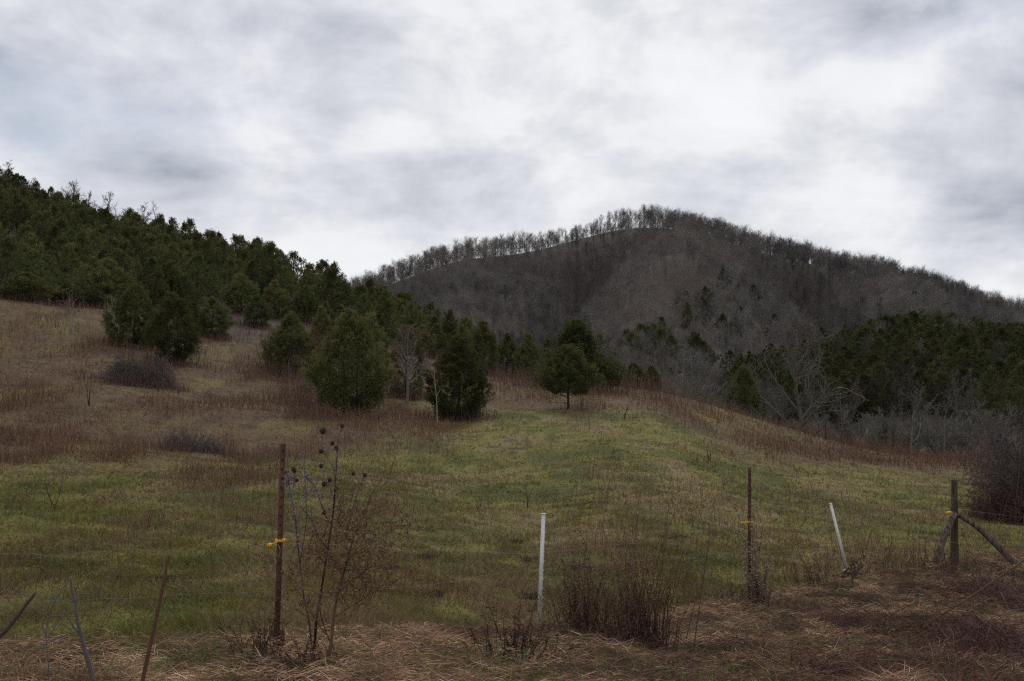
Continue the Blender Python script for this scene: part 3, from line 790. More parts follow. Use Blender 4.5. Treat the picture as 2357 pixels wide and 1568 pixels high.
for (u, vb, vt, r, kw, lab) in BARES:
    if r is None: p, r = ghit(u, vb)
    else: p = gpt(u, r)
    v0 = project(p)[1]
    Hm = (v0 - vt) / F * p[1]
    s = Hm / kw['H']
    e = link_parts("bare_tree", bt(kw['seed'] * 10, **kw), ("trunk", "crown"), p - np.array([0, 0, .04]), (u * 1.7) % 6.28, (s, s, s))
    tag(e, lab, "tree", "bare trees"); nb_ += 1
    print("bare", u, round(r, 1), "H", round(Hm, 1))

SHR = [bare_parts(300 + k, c1, c2, H=4.2, trunk_r=.06, spread=.36, limbs=16, n1=6, n2=4, twig_r=.013, fork=.12, stems=4, up=.5)
       for k, (c1, c2) in enumerate([((.14,.14,.11), (.120,.120,.092)), ((.11,.09,.08), (.10,.084,.070)), ((.18,.175,.15), (.145,.143,.118)), ((.10,.07,.06), (.105,.074,.062))])]
MID = [bare_parts(320 + k, c1, c2, H=10., trunk_r=.13, spread=.26, limbs=14, n1=6, n2=5, twig_r=.020, fork=.3, up=.6)
       for k, (c1, c2) in enumerate([((.10,.09,.08), (.12,.105,.095)), ((.08,.066,.06), (.105,.085,.078)), ((.14,.125,.11), (.115,.102,.092)), ((.08,.064,.058), (.10,.078,.066))])]
# scrub along the far edge of the field
rng = np.random.default_rng(5)
k = 0
for i in range(96):
    u = rng.uniform(1530, 2330); r0 = np.interp(u, [1530, 1800, 2100, 2357], [88, 84, 76, 66])
    r = r0 + rng.uniform(0, 24); p = gpt(u, r); kd = int(rng.integers(0, 4)); s = rng.uniform(.55, 1.05)
    e = link_parts("bare_shrub", SHR[kd], ("stems", "crown"), p - np.array([0, 0, .05]), rng.uniform(0, 6.28), (s*1.15, s*1.15, s))
    tag(e, ("grey leafless shrub in the left half of the scrub belt edging the field" if u < 1930 else
            "grey leafless shrub in the right half of the scrub belt edging the field"), "shrub", "scrub along the far field edge")
for i in range(46):
    u = rng.uniform(1180, 2400); r = rng.uniform(100, 190) if u > 1500 else rng.uniform(120, 200)
    p = gpt(u, r); kd = int(rng.integers(0, 4)); s = rng.uniform(.5, .85)
    e = link_parts("bare_tree", MID[kd], ("trunk", "crown"), p - np.array([0, 0, .1]), rng.uniform(0, 6.28), (s, s, s))
    tag(e, ("leafless grey brown tree on the lower mountain side behind the crest cedars" if u < 1650 else
            "leafless grey brown tree standing among the cedars of the right hillside"), "tree", "bare trees"); nb_ += 1

# ------------------------------------------------------------------ mountain forest
FAR = [bare_single(400 + k, c1, c2, H=17., trunk_r=.15, spread=.40, limbs=18, n1=7, n2=6, twig_r=.021, fork=.34, up=.6, wob=.15, dome=True)
       for k, (c1, c2) in enumerate([((.09,.085,.08), (.092,.084,.080)), ((.14,.13,.12), (.118,.104,.096)), ((.26,.245,.23), (.130,.122,.116)),
                                     ((.17,.15,.14), (.160,.138,.124)), ((.30,.28,.26), (.180,.166,.154)), ((.19,.16,.145), (.205,.168,.145))])]
rng = np.random.default_rng(21)
RIDGE = [bare_single(430 + k, c1, c2, H=17., trunk_r=.17, spread=.27, limbs=15, n1=7, n2=6, twig_r=.020, fork=.44, up=.8, wob=.14, dome=True)
       for k, (c1, c2) in enumerate([((.10,.09,.08), (.12,.105,.095)), ((.09,.075,.07), (.12,.10,.09)), ((.14,.125,.115), (.13,.115,.105)), ((.09,.08,.07), (.11,.095,.085))])]
# ridge trees, one by one
us = np.linspace(790, 2345, 215)
for i, u in enumerate(us):
    u = u + rng.uniform(-9, 9); r = 684 + rng.uniform(-14, 12); p = gpt(u, r)
    big = 1.0 + .10 * math.sin(u / 31.) + .08 * math.sin(u / 13.) + rng.uniform(-.22, .12)
    s = np.interp(u, [790, 900, 1000, 1500, 1700, 1900, 2357], [.6, .74, .86, .86, .82, .8, .74]) * big
    o = bpy.data.objects.new("bare_tree", RIDGE[int(rng.integers(0, 4))] if u < 1540 else FAR[int(rng.integers(0, 3))]); COL.objects.link(o)
    o.location = p - np.array([0, 0, .5]); o.rotation_euler = (0, 0, rng.uniform(0, 6.28)); o.scale = (s, s, s)
    if u < 1400: lab = "slim leafless tree in the row along the mountain's long left ridge, sky between the trunks"
    elif u < 1620: lab = "leafless tree on the rounded summit of the mountain"
    else: lab = "leafless tree on the mountain ridge falling away to the right"
    tag(o, lab, "tree", "bare trees"); nb_ += 1
print("individual bare trees", nb_)
x, y = jitter_grid(-240, 430, 110, 700, 6.9, rng)
r = np.hypot(x, y); u = CX + F * x / (y * CP)
lo = np.interp(u, [600, 900, 1150, 1250, 1500, 1700, 2400], [260, 220, 150, 135, 130, 135, 150])
k = (u > 640) & (u < 2560) & (r > lo) & (r < np.interp(u, [1180, 1240, 1420, 1480, 1560], [676, 642, 642, 676, 704]))
# keep clear of the individual cedars
x, y, r, u = x[k], y[k], r[k], u[k]
d2 = np.array([np.min((right_xy[:, 0] - a) ** 2 + (right_xy[:, 1] - b) ** 2) if c < 310 else 99 for a, b, c in zip(x, y, r)])
k = d2 > 7; x, y, r, u = x[k], y[k], r[k], u[k]
# understorey along the crest
eu = np.concatenate([rng.uniform(1500, 2380, 620), rng.uniform(780, 1120, 160), rng.uniform(1120, 1500, 60)]); er = rng.uniform(672, 704, len(eu))
ea = np.arctan2((eu - CX) / F, CP); n0 = len(x)
x = np.concatenate([x, er * np.sin(ea)]); y = np.concatenate([y, er * np.cos(ea)]); r = np.concatenate([r, er]); u = np.concatenate([u, eu])
P = np.stack([x, y, height(x, y) - .3], -1); n = len(x)
s = rng.uniform(.62, 1.05, n) * np.interp(r, [130, 220, 300, 500, 650], [.55, .62, .7, .88, 1])
s[n0:] = rng.uniform(.30, .62, n - n0); P[n0:, 2] -= 1.5
patch = fbm(x / 60, y / 60, 3, 3)
def rel(c, k, w, A): return A * np.exp(-((u - (c + k * (690 - r))) / w) ** 2)
field = rel(1640, -.35, 130, 1.8) + rel(1430, -.5, 70, -2.2) + rel(1810, .35, 70, -2.2) + rel(1230, -.5, 60, -1.2) + rel(1120, -.3, 60, 1.2) + rel(2000, .3, 90, .8) + rel(2150, .3, 60, -1)
kd = np.clip((patch * 6 - .3 + field + rng.uniform(-2.2, 2.2, n)).astype(int), 0, 5)
stuff_instances("mountain_forest", P, rng.uniform(0, 6.28, n), np.stack([s * 1.05, s * 1.05, s], -1), kd, FAR,
                "leafless grey brown forest covering the whole mountainside", "trees")
# evergreens scattered in it
rng = np.random.default_rng(23)
cl = []
for (cu, cv_r, n, su, sr) in [(1490, 265, 14, 28, 16), (1640, 330, 10, 40, 18), (1760, 420, 8, 50, 12), (2060, 400, 16, 80, 20), (2345, 560, 30, 40, 70), (1590, 240, 6, 20, 12), (1880, 330, 10, 50, 20)]:
    for i in range(n):
        p = gpt(cu + rng.normal() * su, cv_r + rng.normal() * sr); cl.append((*p, rng.uniform(0, 6.28), rng.uniform(1.3, 2.0), rng.uniform(1.5, 2.1), rng.choice([0, 1, 2, 4])))
A = np.array(cl)
stuff_instances("evergreen_patches", A[:, :3], A[:, 3], A[:, [4, 4, 5]], A[:, 6] % 4, [merged(p, k) for k, p in enumerate(CED_DARK)],
                "dark evergreens in small patches scattered through the bare mountain forest", "trees")
# ------------------------------------------------------------------ fence
def stand(name, base, top, turn=0.):
    e = empty(name, base); d = Vector(top) - Vector(base)
    q = Vector((0, 0, 1)).rotation_difference(d.normalized()) @ Quaternion((0, 0, 1), turn)
    e.rotation_mode = 'QUATERNION'; e.rotation_quaternion = q
    return e, d.length

def at_y(u, v, base):
    """point on the sight line at the same depth as base"""
    d = ray(u, v); k = base[1] / d[1]
    return np.array([d[0] * k, d[1] * k, CZ + d[2] * k])

def t_post(base, top, turn, yz, spade, lab, detail=True, ins_dir=-1):
    ar = .42 if spade else .72; q8 = .8
    e, L = stand("steel_fence_post", base, top, turn)
    m = MB()
    box(m, (0, 0, L/2 - .15), (.036, .005, L + .3)); box(m, (0, .0155, L/2 - .151), (.005, .026, L + .298))
    if detail:
        n = int(L / .055)
        for i in range(n):
            z = .12 + i * .055
            if z > L - .02: break
            box(m, (0, -.0055, z), (.012, .0062, .014))
    m.obj("shaft", M_RUST, e)
    if spade:
        m = MB(); V = [(-.045, .006, .11), (.045, .006, .11), (.050, .006, .04), (.02, .006, -.10), (-.02, .006, -.10), (-.050, .006, .04)]
        V2 = [(a, .010, c) for a, b, c in V]
        m.add(V + V2, [[i, (i+1) % 6, 6+(i+1) % 6, 6+i] for i in range(6)] + [[0, 5, 2, 1], [5, 4, 3, 2], [6, 7, 8, 11], [11, 8, 9, 10]])
        m.obj("anchor_plate", M_RUST, e)
    if yz is not None:
        m = MB()
        box(m, (0, -.0125, yz), (.046, .007, .016)); box(m, (-.022, .003, yz), (.007, .022, .026)); box(m, (.022, .003, yz), (.007, .022, .026))
        box(m, (0, .031, yz), (.046, .008, .016))
        R_ = Matrix.Rotation(rad(18 if spade else 8), 3, 'Y')
        zt = yz - (.024 if spade else .006)
        tube(m, [(0, -.014, yz), (ins_dir*.05*ar, -.026, (yz + zt) / 2), (ins_dir*.095*ar, -.034, zt)], [.006, .006, .007], 6)
        box(m, (ins_dir*.105*ar, -.034, zt - .002), (.022 if spade else .016, .020, .021 if spade else .015), M=R_)
        box(m, (ins_dir*(.105*ar + .013), -.034, zt - .004), (.004, .024, .026 if spade else .020), M=R_)
        m.obj("insulator", M_YEL, e)
        m = MB(); pts = [(.0, -.022, yz-.02), (.02, -.03, yz-.045), (.018, -.03, yz-.075), (-.004, -.03, yz-.085)]
        tube(m, spline(pts, 4), .0018, 5); m.obj("wire_tie", M_WIRE, e)
    return tag(e, lab, "fence post", "rusty steel fence posts")

pB, r1 = ghit(636, 1496); T1b = pB; T1t = at_y(652, 1022, pB)
L1 = np.linalg.norm(T1t - T1b)
t_post(T1b, T1t, rad(-18), L1 * (1496 - 1247) / (1496 - 1022), True, "tall rusty steel post with yellow insulator, the nearest fence post, left of centre")
p2 = gpt(1725, 10.6); T2b = p2; T2t = at_y(1725, 1076, p2); L2 = np.linalg.norm(T2t - T2b)
v2 = project(p2)[1]
t_post(T2b, T2t, rad(-35), L2 * (v2 - 1203) / (v2 - 1076), False, "rusty studded steel post with yellow insulator beside a tall dry weed, right of centre")
print("posts", r1, L1, L2, v2)
for (u, vb, vt, lab) in [(1653, 976, 936, "thin dark far fence post in front of the thicket, at the meadow's back edge"),
                         (1318, 1, 1, ""), (2020, 1048, 1006, "far grey fence post at the right of the leaning brace pole")]:
    if not lab: 
        p, r = ghit(1317, 912, rmin=55); u, vt, lab = 1317, 872, "thin dark far fence post right of the lone round cedar"
        continue
    p, r = ghit(u, vb); t = at_y(u, vt, p)
    t_post(p, t, .3, None, False, lab, False)

# far wooden post with leaning brace
p, r = ghit(1900, 1012); e, L = stand("wooden_fence_post", p, at_y(1901, 966, p))
m = MB(); tube(m, [(0, 0, -.2), (0, 0, L*.5), (0, 0, L)], [.05, .048, .045], 8); m.obj("post", M_WOOD, e)
m = MB(); tube(m, [(-.04, -.02, L*.72), (-.38*2.6, -.1, .0)], [.035, .04], 7); m.obj("brace", M_WOOD, e)
tag(e, "far weathered wooden post with a pole leaning against it at the meadow's back edge", "fence post")

def step_post(base, top, lab, w=.027):
    e, L = stand("white_plastic_stake", base, top, rad(12))
    m = MB()
    box(m, (0, 0, L/2 + .035), (w, .005, L - .07)); box(m, (-w/2 + .0025, .0125, L/2 + .035), (.005, .020, L - .071)); box(m, (w/2 - .0025, .0125, L/2 + .035), (.005, .020, L - .071))
    box(m, (0, .012, L/2 + .035), (.004, .019, L - .072))
    for i in range(9):
        z = .22 + i * (L - .3) / 9
        box(m, (w/2 + .004, .008, z), (.008, .007, .010))
    m.obj("shaft", M_WHITE, e)
    m = MB(); box(m, (0, .01, L + .003), (w + .008, .034, .006)); m.obj("cap", M_WHITE, e)
    m = MB(); box(m, (-.012, .01, .066), (w + .045, .03, .008)); m.obj("foot_step", M_WHITE, e)
    m = MB(); tube(m, [(0, .01, .062), (0, .01, .02), (0, .01, -.12)], [.011, .008, .002], 6); m.obj("spike", M_WHITE, e)
    return tag(e, lab, "fence stake", "white plastic fence stakes")
pw = gpt(1240, 8.25); print("white", project(pw)); W1b = pw + np.array([0, 0, .0]); 
tpw = at_y(1252, 1184, pw); step_post(W1b, tpw, "upright white plastic stake in the middle of the picture, alone in the green grass")
pw2 = gpt(1952, 14.6); print("white2", project(pw2)); step_post(pw2, at_y(1913, 1160, pw2), "leaning white plastic stake near the wooden corner post", .03)

# corner post with two braces
pc_ = gpt(2197, 16.6); pt_ = at_y(2196, 1105, pc_); e, L = stand("corner_fence_post", pc_, pt_)
print("corner", project(pc_), L)
m = MB(); tube(m, [(0, 0, -.3), (0, 0, .3), (.005, 0, L*.6), (0, 0, L)], [.060, .057, .050, .047], 12); m.obj("post", M_WOOD, e)
zj = L * .60
m = MB(); tube(m, spline([(-.04, -.10, zj + .03), (-.26, -.24, zj*.60), (-.52, -.42, -.12)], 4), .046, 10); m.obj("brace", M_BARKLOG, e)
m = MB(); tube(m, spline([(.05, -.04, zj), (.42, -.12, zj*.66), (1.08, -.3, -.22)], 4), [.040]*4 + [.048]*5, 10); m.obj("brace", M_BARKLOG, e)
m = MB(); box(m, (-.066, -.02, zj + .03), (.06, .04, .035)); box(m, (-.106, -.02, zj + .028), (.03, .05, .028)); m.obj("insulator", M_YEL, e)
for i in range(3):
    m = MB(); z = zj + [.24, .0, -.42][i]
    a = np.linspace(0, 2*math.pi, 15); tube(m, np.stack([np.cos(a)*.054, np.sin(a)*.054, z + .01*np.sin(a*2)], -1), .003, 5, cap=False); m.obj("wire_wrap", M_WIRE, e)
tag(e, "weathered wooden corner post propped by two diagonal poles, at the right", "fence post")

# wires
def wire(pts, r0, lab):
    m = MB(); P = spline(pts, 8)
    P[1:-1, 2] += (vnoise(np.arange(len(P) - 2) * .55, np.full(len(P) - 2, 3.), 8) - .5) * .012
    tube(m, P, r0, 5, (1, 1, 1)); o = m.obj("fence_wire", M_WIRE)
    return tag(o, lab, "wire")
def depth_line(u):
    """distance of the fence line along a sight azimuth"""
    lo, hi = 3., 30.; a = azim(u)
    for _ in range(40):
        mid = (lo + hi) / 2
        x_, y_ = mid * math.sin(a), mid * math.cos(a)
        f = 6.2 + max(0, x_ + 1.45) * 1.17 if x_ > -1.45 else 6.2 + (x_ + 1.45) * .25
        if y_ < f: lo = mid
        else: hi = mid
    return lo
def wpts(L_): return [at(u, v, depth_line(u)) for u, v in L_]
wire(wpts([(-60, 1270), (0, 1272), (90, 1277), (165, 1277), (240, 1269), (300, 1264), (390, 1269), (500, 1263), (570, 1254), (612, 1251)]), .0007, "upper thin wire strand running left from the nearest steel post")
wire(wpts([(646, 1251), (700, 1252), (860, 1256), (1000, 1266), (1157, 1273), (1244, 1273), (1367, 1258), (1488, 1246), (1600, 1222), (1700, 1205)]), .0007, "upper thin wire strand between the two yellow insulated steel posts")
wire(wpts([(1728, 1206), (1800, 1203), (1860, 1197), (1915, 1180), (2000, 1186), (2100, 1178), (2178, 1172)]), .0010, "upper thin wire strand from the studded steel post to the corner post")
wire(wpts([(2208, 1173), (2290, 1183), (2357, 1192), (2420, 1200)]), .0013, "upper thin wire strand right of the corner post")
wire(wpts([(-60, 1392), (0, 1389), (157, 1382), (367, 1373), (546, 1365), (640, 1362), (800, 1360), (1000, 1345), (1157, 1318), (1244, 1311), (1421, 1295), (1608, 1277), (1722, 1272), (1930, 1262)]), .0007, "lower thin wire strand low over the grass along the fence line")

# ------------------------------------------------------------------ grass and weeds
rng = np.random.default_rng(1234)
def fan(n, r0, r1, pw=1.0, half=37):
    """scatter points seen evenly over the picture"""
    th = np.radians(rng.uniform(-half, half, n)); t = rng.random(n)
    r = 1 / (1/r0 + (1/r1 - 1/r0) * t ** pw)
    return r * np.sin(th), r * np.cos(th), r
def sel(a, *arrs): return [b[a] for b in arrs]

# meadow grass: short blades
n = 720000
x, y, r = fan(n, 5.0, 90, .8)
ve, br, wo = zones(x, y)
dens = (1 - ve * .93) * (1 - wo) * (1 - .45 * br)
tuft = fbm(x / .5, y / .5, 77, 3)
k = rng.random(n) < dens * (.30 + 1.1 * sstep(tuft, .35, .65))
x, y, r, ve, br, tuft = sel(k, x, y, r, ve, br, tuft); n = len(x); print("grass", n)
z = height(x, y)
tone = .5 * fbm(x / 1.6, y / 4, 61, 4) + .5 * fbm(x / .55, y / 1.1, 63, 3); fine = rng.random(n)
col = mixc(np.array([.086, .106, .021]) + np.zeros((n, 3)), np.array([.21, .195, .042]), sstep(tone + .16 * crest_yellow(x, y) + .35 * (fine - .5), .36, .66))
dry = sstep(fbm(x / 1.2 + 40, y / 3.4, 88, 4) + .45 * (rng.random(n) - .5) + .10 * br + .04, .48, .66)
col = mixc(col, mixc(np.array([.36, .255, .14]) + np.zeros((n, 3)), np.array([.18, .115, .075]), rng.random(n)), dry * .92)
col = mixc(col, np.array([.11, .07, .05]), (rng.random(n) < .15 + .3 * br) * .8)
col = mixc(col, np.array([.15, .092, .052]), br * .5) * rng.uniform(.4, 1.35, (n, 1))
h = rng.uniform(.025, .075, n) * (1 + .7 * sstep(tuft, .5, .75)) * (1 + r / 90)
D = rng.normal(size=(n, 3)) * [.75, .75, .1] + [0, 0, .75]
D[:, 2] = np.abs(D[:, 2]) + .12
m = MB(); w = np.maximum(.0045, r * .00055) * rng.uniform(.7, 1.4, n)
blades(m, np.stack([x, y, z - .005], -1), D, h * 1.25, w, col, np.stack([D[:, 0]*.5, D[:, 1]*.5, -.5 + 0*x], -1), 2, 0, rng)
tag(m.obj("meadow_grass", M_GRASS), "short green and straw coloured grass over the meadow", "grass", None, "stuff")

# brown dry weeds standing through the field
n = 470000
x, y, r = fan(n, 9.5, 108, 1.0)
ve, br, wo = zones(x, y)
cl = fbm(x / 1.5, y / 5, 91, 4)
rr2 = np.array(r); u_ = CX + F * x / (y * CP)
crest = sstep(r, 58, 68) * (1 - sstep(r, 84, 96)) * (u_ > 1000)
gully = np.zeros(n)
belt = .7 * gauss(u_, r, 690, 50, 60, 5) + .6 * gauss(u_, r, 920, 47, 80, 3) + gauss(u_, r, 720, 62, 90, 14) + gauss(u_, r, 1130, 74, 110, 9) + gauss(u_, r, 1380, 72, 60, 8) + gauss(u_, r, 1460, 67, 120, 6)
pr = (.05 + .80 * br) * sstep(cl + .25 * (fbm(x / .5, y / 1.2, 95, 3) - .5), .36, .62) + crest * .85 + belt * 1.2 + .10 * (rng.random(n) < .25)
k = (rng.random(n) < pr * (1 - ve)) & (r < 104)
x, y, r, cl, br, crest, belt, u_ = sel(k, x, y, r, cl, br, crest, belt, u_); n = len(x); tall = sstep(fbm(x / 1.8, y / 3.2, 97, 3), .54, .66) * br
z = height(x, y)
h = rng.uniform(.10, .46, n) * (.6 + .9 * sstep(cl, .4, .7)) * (1 + 1.1 * np.clip(crest, 0, 1) * .6 + 1.9 * np.clip(belt, 0, 1)) * np.interp(r, [9, 25, 60], [.55, .8, 1.05])
c1 = fbm(x / 5, y / 6, 93, 3)
h = h * (1 + 1.0 * tall)
col = mixc(np.array([.150, .082, .055]) + np.zeros((n, 3)), np.array([.29, .175, .10]), sstep(c1 + .5 * (rng.random(n) - .5) - .12 * (u_ < 700) * (r > 30), .50, .80))
col = mixc(col, np.array([.145, .090, .075]), np.clip(belt + crest * .7, 0, 1) * .8)
col = mixc(col, np.array([.165, .095, .060]), tall * .6) * rng.uniform(.5, 1.35, (n, 1))
D = rng.normal(size=(n, 3)) * [.22, .22, .05] + [0, 0, 1]
m = MB(); w = np.maximum(.005, r * .00042) * rng.uniform(.7, 1.4, n)
blades(m, np.stack([x, y, z - .01], -1), D, h, w, col, rng.normal(size=(n, 3)) * .35, 2, 0, rng)
# dead undergrowth round the feet of the nearer cedars
ux, uy, uh = [], [], []
for (bu, bv, bw) in ((325, 884, 3.4), (445, 1040, 2.4)):
    bp = ghit(bu, bv)[0]; FEET.append((bp[0], bp[1] - .3, bw))
for (cx_, cy_, w_) in FEET:
    q = int(260 + 130 * w_); a = rng.uniform(0, 6.28, q); rr_ = w_ * .62 * np.sqrt(rng.random(q)) * (1 + .35 * np.sin(3 * a + cx_))
    ux.append(cx_ + np.cos(a) * rr_); uy.append(cy_ + np.sin(a) * rr_); uh.append(rng.uniform(.15, .75, q))
ux = np.concatenate(ux); uy = np.concatenate(uy); uh = np.concatenate(uh); q = len(ux); ur = np.hypot(ux, uy)
blades(m, np.stack([ux, uy, height(ux, uy) - .02], -1), rng.normal(size=(q, 3)) * [.3, .3, .05] + [0, 0, 1], uh, np.maximum(.006, ur * .0005),
       np.array([.12, .068, .056])[None] * rng.uniform(.45, 1.5, (q, 1)), rng.normal(size=(q, 3)) * .4, 2, 0, rng)
# side twigs and seed heads
k = rng.random(n) < .8
q = np.repeat(np.nonzero(k)[0], 2); t = rng.uniform(.45, 1, len(q))
Pq = np.stack([x[q], y[q], z[q]], -1) + unit(D[q]) * (h[q] * t)[:, None]
leaves(m, Pq, rng.normal(size=(len(q), 3)) + [0, 0, .8], np.maximum(.03, r[q]*.0011) * rng.uniform(.6, 1.6, len(q)), np.maximum(.006, r[q] * .0005), col[q] * rng.uniform(.7, 1.3, (len(q), 1)), 0, rng)
tag(m.obj("dry_weeds", M_DRY), "brown dead weeds standing thinly all over the sloping field", "weeds", None, "stuff")

# straw lying on the near verge
n = 1050000
x = rng.uniform(-8, 15, n); y = rng.uniform(4.4, 18, n)
ve, br, wo = zones(x, y); r = np.hypot(x, y)
mot = fbm(x / .8, y / .8, 101, 3)
k = (rng.random(n) < ve * np.clip(9 / r, .4, 1.3) ) & (np.abs(x) < y * .62 + 3.2)
x, y, r, mot = sel(k, x, y, r, mot); n = len(x); z = height(x, y); print("straw", n)
darkzone = np.clip(sstep(x, .2, 2.2) * sstep(mot, .26, .48) + (1 - sstep(np.abs(x - .6), .8, 1.8)) * .7 * (y < 7), 0, 1)
a = rng.normal(0, .8, n) + np.where(rng.random(n) < .5, 0, math.pi)
D = np.stack([np.cos(a), np.sin(a) * .8, rng.uniform(-.02, .55, n)], -1)
col = mixc(np.array([.50, .34, .21]) + np.zeros((n, 3)), np.array([.27, .16, .105]), rng.random(n))
col = mixc(col, np.array([.195, .105, .075]), (rng.random(n) < .68) * darkzone)
gr = (rng.random(n) < .06 + .30 * sstep(fbm(x / .6, y / .6, 105, 3), .5, .65))
col = mixc(col, np.array([.11, .17, .05]), gr * .85)
pt = fbm(x / .35, y / .35, 107, 3)
lt = (rng.random(n) < .08) & ~gr; col = np.where(lt[:, None], np.array([.52, .38, .25]), col)
col *= (.94 - .20 * sstep(x, -.5, 1.5))[:, None]
col *= (rng.uniform(.35, 1.5, (n, 1)) * (.55 + 1.1 * sstep(pt, .35, .65))[:, None])
L_ = rng.uniform(.04, .15, n) * np.where(rng.random(n) < .03, 1.7, 1) * np.where(gr, .7, 1)
m = MB(); blades(m, np.stack([x, y, z + rng.uniform(-.01, .07, n)], -1), D, L_, rng.uniform(.0020, .0042, n) * np.clip(r / 7, 1, 2), col,
                 rng.normal(size=(n, 3)) * .35 + [0, 0, -.4], 3, 0, rng)
tag(m.obj("straw_litter", M_DRY), "matted dead straw and stems lying along the near verge", "grass", None, "stuff")

# upright stems and green tufts among the straw
n = 190000
x = rng.uniform(-8, 15, n); y = rng.uniform(4.4, 18, n)
ve, br, wo = zones(x, y); r = np.hypot(x, y); c1 = fbm(x / .45, y / .45, 111, 3); c2 = fbm(x / .5, y / .5, 113, 3)
green = sstep(c2, .54, .62); brn = sstep(c1 + .12 * sstep(x, 0, 2), .46, .6)
k = (rng.random(n) < ve * np.maximum(green, brn * .8)) & (np.abs(x) < y * .62 + 3.2)
x, y, r, green, brn = sel(k, x, y, r, green, brn); n = len(x); z = height(x, y)
ig = rng.random(n) < green * .8
col = np.where(ig[:, None], np.array([.135, .21, .06]), np.array([.13, .068, .05])) * rng.uniform(.45, 1.6, (n, 1))
m = MB(); blades(m, np.stack([x, y, z - .01], -1), rng.normal(size=(n, 3)) * [.8, .8, .15] + [0, 0, 1], np.where(ig, rng.uniform(.06, .20, n), rng.uniform(.08, .34, n)),
                 np.where(ig, .0055, .0032), col, rng.normal(size=(n, 3)) * .5, 3, 0, rng)
tag(m.obj("verge_weeds", M_GRASS), "green tufts and brown upright stems mixed into the straw verge", "weeds", None, "stuff")

# ------------------------------------------------------------------ separate plants
def clump(name, base, nst, H, R, c, lab, cat="weed", lean=.25, leaf=6, seed=0, w=.004, leafL=.035, group=None, arch=0., leafc=None, zoff=0.):
    rg = np.random.default_rng(seed + 500)
    e = empty(name, base); m = MB(); m2 = MB()
    a = rg.uniform(0, 6.28, nst); q = R * np.clip(np.abs(rg.normal(size=nst)), 0, 1.5) * .6
    nsub = max(2, nst // 22); sc_ = np.clip(rg.normal(size=(nsub, 2)), -1.3, 1.3) * R * .45; si = rg.integers(0, nsub, nst)
    P = np.stack([np.cos(a) * q + sc_[si, 0], np.sin(a) * q + sc_[si, 1], np.zeros(nst)], -1)
    subh = rg.uniform(.45, 1.1, nsub)[si] * (.4 + .7 * np.exp(-(np.hypot(P[:, 0], P[:, 1]) / R) ** 2 * .8))
    P[:, 2] = height(P[:, 0] + base[0], P[:, 1] + base[1]) - base[2] - .02
    D = np.stack([np.cos(a) * lean * q / R * 1.2, np.sin(a) * lean * q / R * 1.2, np.ones(nst)], -1) + rg.normal(size=(nst, 3)) * [.12, .12, 0]
    Hs = H * rg.uniform(.3, 1, nst) ** 1.2 * (subh if nst > 8 else 1)
    ns = 5; p = P; d = unit(D); LP = []; LD = []
    cc = np.asarray(c)[None] * rg.uniform(.6, 1.35, (nst, 1))
    side = rg.normal(size=(nst, 3)) * [1, 1, 0]
    for k in range(ns):
        p1 = p + d * (Hs / ns)[:, None]
        prisms(m, p, p1, w * (1 - k / ns * .7) * np.ones(nst), w * (1 - (k + 1) / ns * .7) * np.ones(nst), cc, 3)
        for j in range(leaf):
            t = rg.random((nst, 1)); LP.append(p + (p1 - p) * t); LD.append((k + t[:, 0]) / ns)
        p = p1; d = unit(d + rg.normal(size=(nst, 3)) * .16 + side * arch * .3 + np.array([0, 0, -arch * (k + 1) * .32]))
    m.obj("stems", M_DRY, e)
    if not LP: return tag(e, lab, cat, group)
    LP = np.concatenate(LP); LT = np.concatenate(LD)
    k = rg.random(len(LP)) < .25 + .75 * LT
    LP = LP[k]; nn = len(LP)
    lc = np.asarray(leafc if leafc is not None else c)
    leaves(m2, LP, rg.normal(size=(nn, 3)) * [1, 1, .6] + [0, 0, -.1], leafL * rg.uniform(.4, 1.4, nn), leafL * .3, lc[None] * rg.uniform(.5, 1.6, (nn, 1)), 0, rg)
    m2.obj("leaves", M_DRY, e)
    return tag(e, lab, cat, group)

RB = (.085, .045, .034)
def gp(u, r): return gpt(u, r)
clump("dry_weed_bush", gp(1405, 6.8), 230, .74, .32, (.11, .06, .044), "large dark brown dead weed bush right of the upright white stake", lean=.35, leaf=5, seed=1, w=.0030, leafL=.022)
clump("dry_weed_bush", gp(1480, 6.9), 150, .95, .22, (.075, .042, .032), "tall tufted dead weed joined to the right side of the large dark weed bush", lean=.2, leaf=5, seed=2, w=.0030, leafL=.022)
clump("dry_weed_bush", gp(1340, 7.0), 40, 1.1, .12, (.060, .034, .024), "two feathery dead stems rising from the left of the large dark weed bush", lean=.15, leaf=8, seed=3, w=.0030, leafL=.026)
clump("dry_weed_bush", gp(590, 5.8), 55, .50, .16, (.07, .036, .026), "brown dead weed tangle at the foot of the nearest steel post, on its left", lean=.3, leaf=5, seed=4, w=.0028, leafL=.022)
clump("dry_weed_bush", gp(672, 5.55), 80, .22, .24, (.06, .032, .024), "low dark dead stems right of the foot of the nearest steel post", lean=.6, leaf=4, seed=5, w=.0028, leafL=.022)
clump("dry_weed_bush", gp(1160, 5.8), 80, .42, .22, (.045, .024, .020), "low dark dead weed at the bottom edge below the white stake", lean=.5, leaf=5, seed=6, w=.0028, leafL=.022)
clump("dry_weed_bush", gp(1700, 10.4), 150, .60, .42, (.13, .075, .052), "reddish tan weed tuft around the foot of the studded steel post", lean=.4, leaf=5, seed=7, w=.0034, leafL=.028)
clump("dry_weed_bush", gp(1880, 13.0), 60, .62, .55, (.075, .045, .034), "sparse dark weeds left of the leaning white stake", lean=.4, leaf=4, seed=8, w=.0035, leafL=.035)
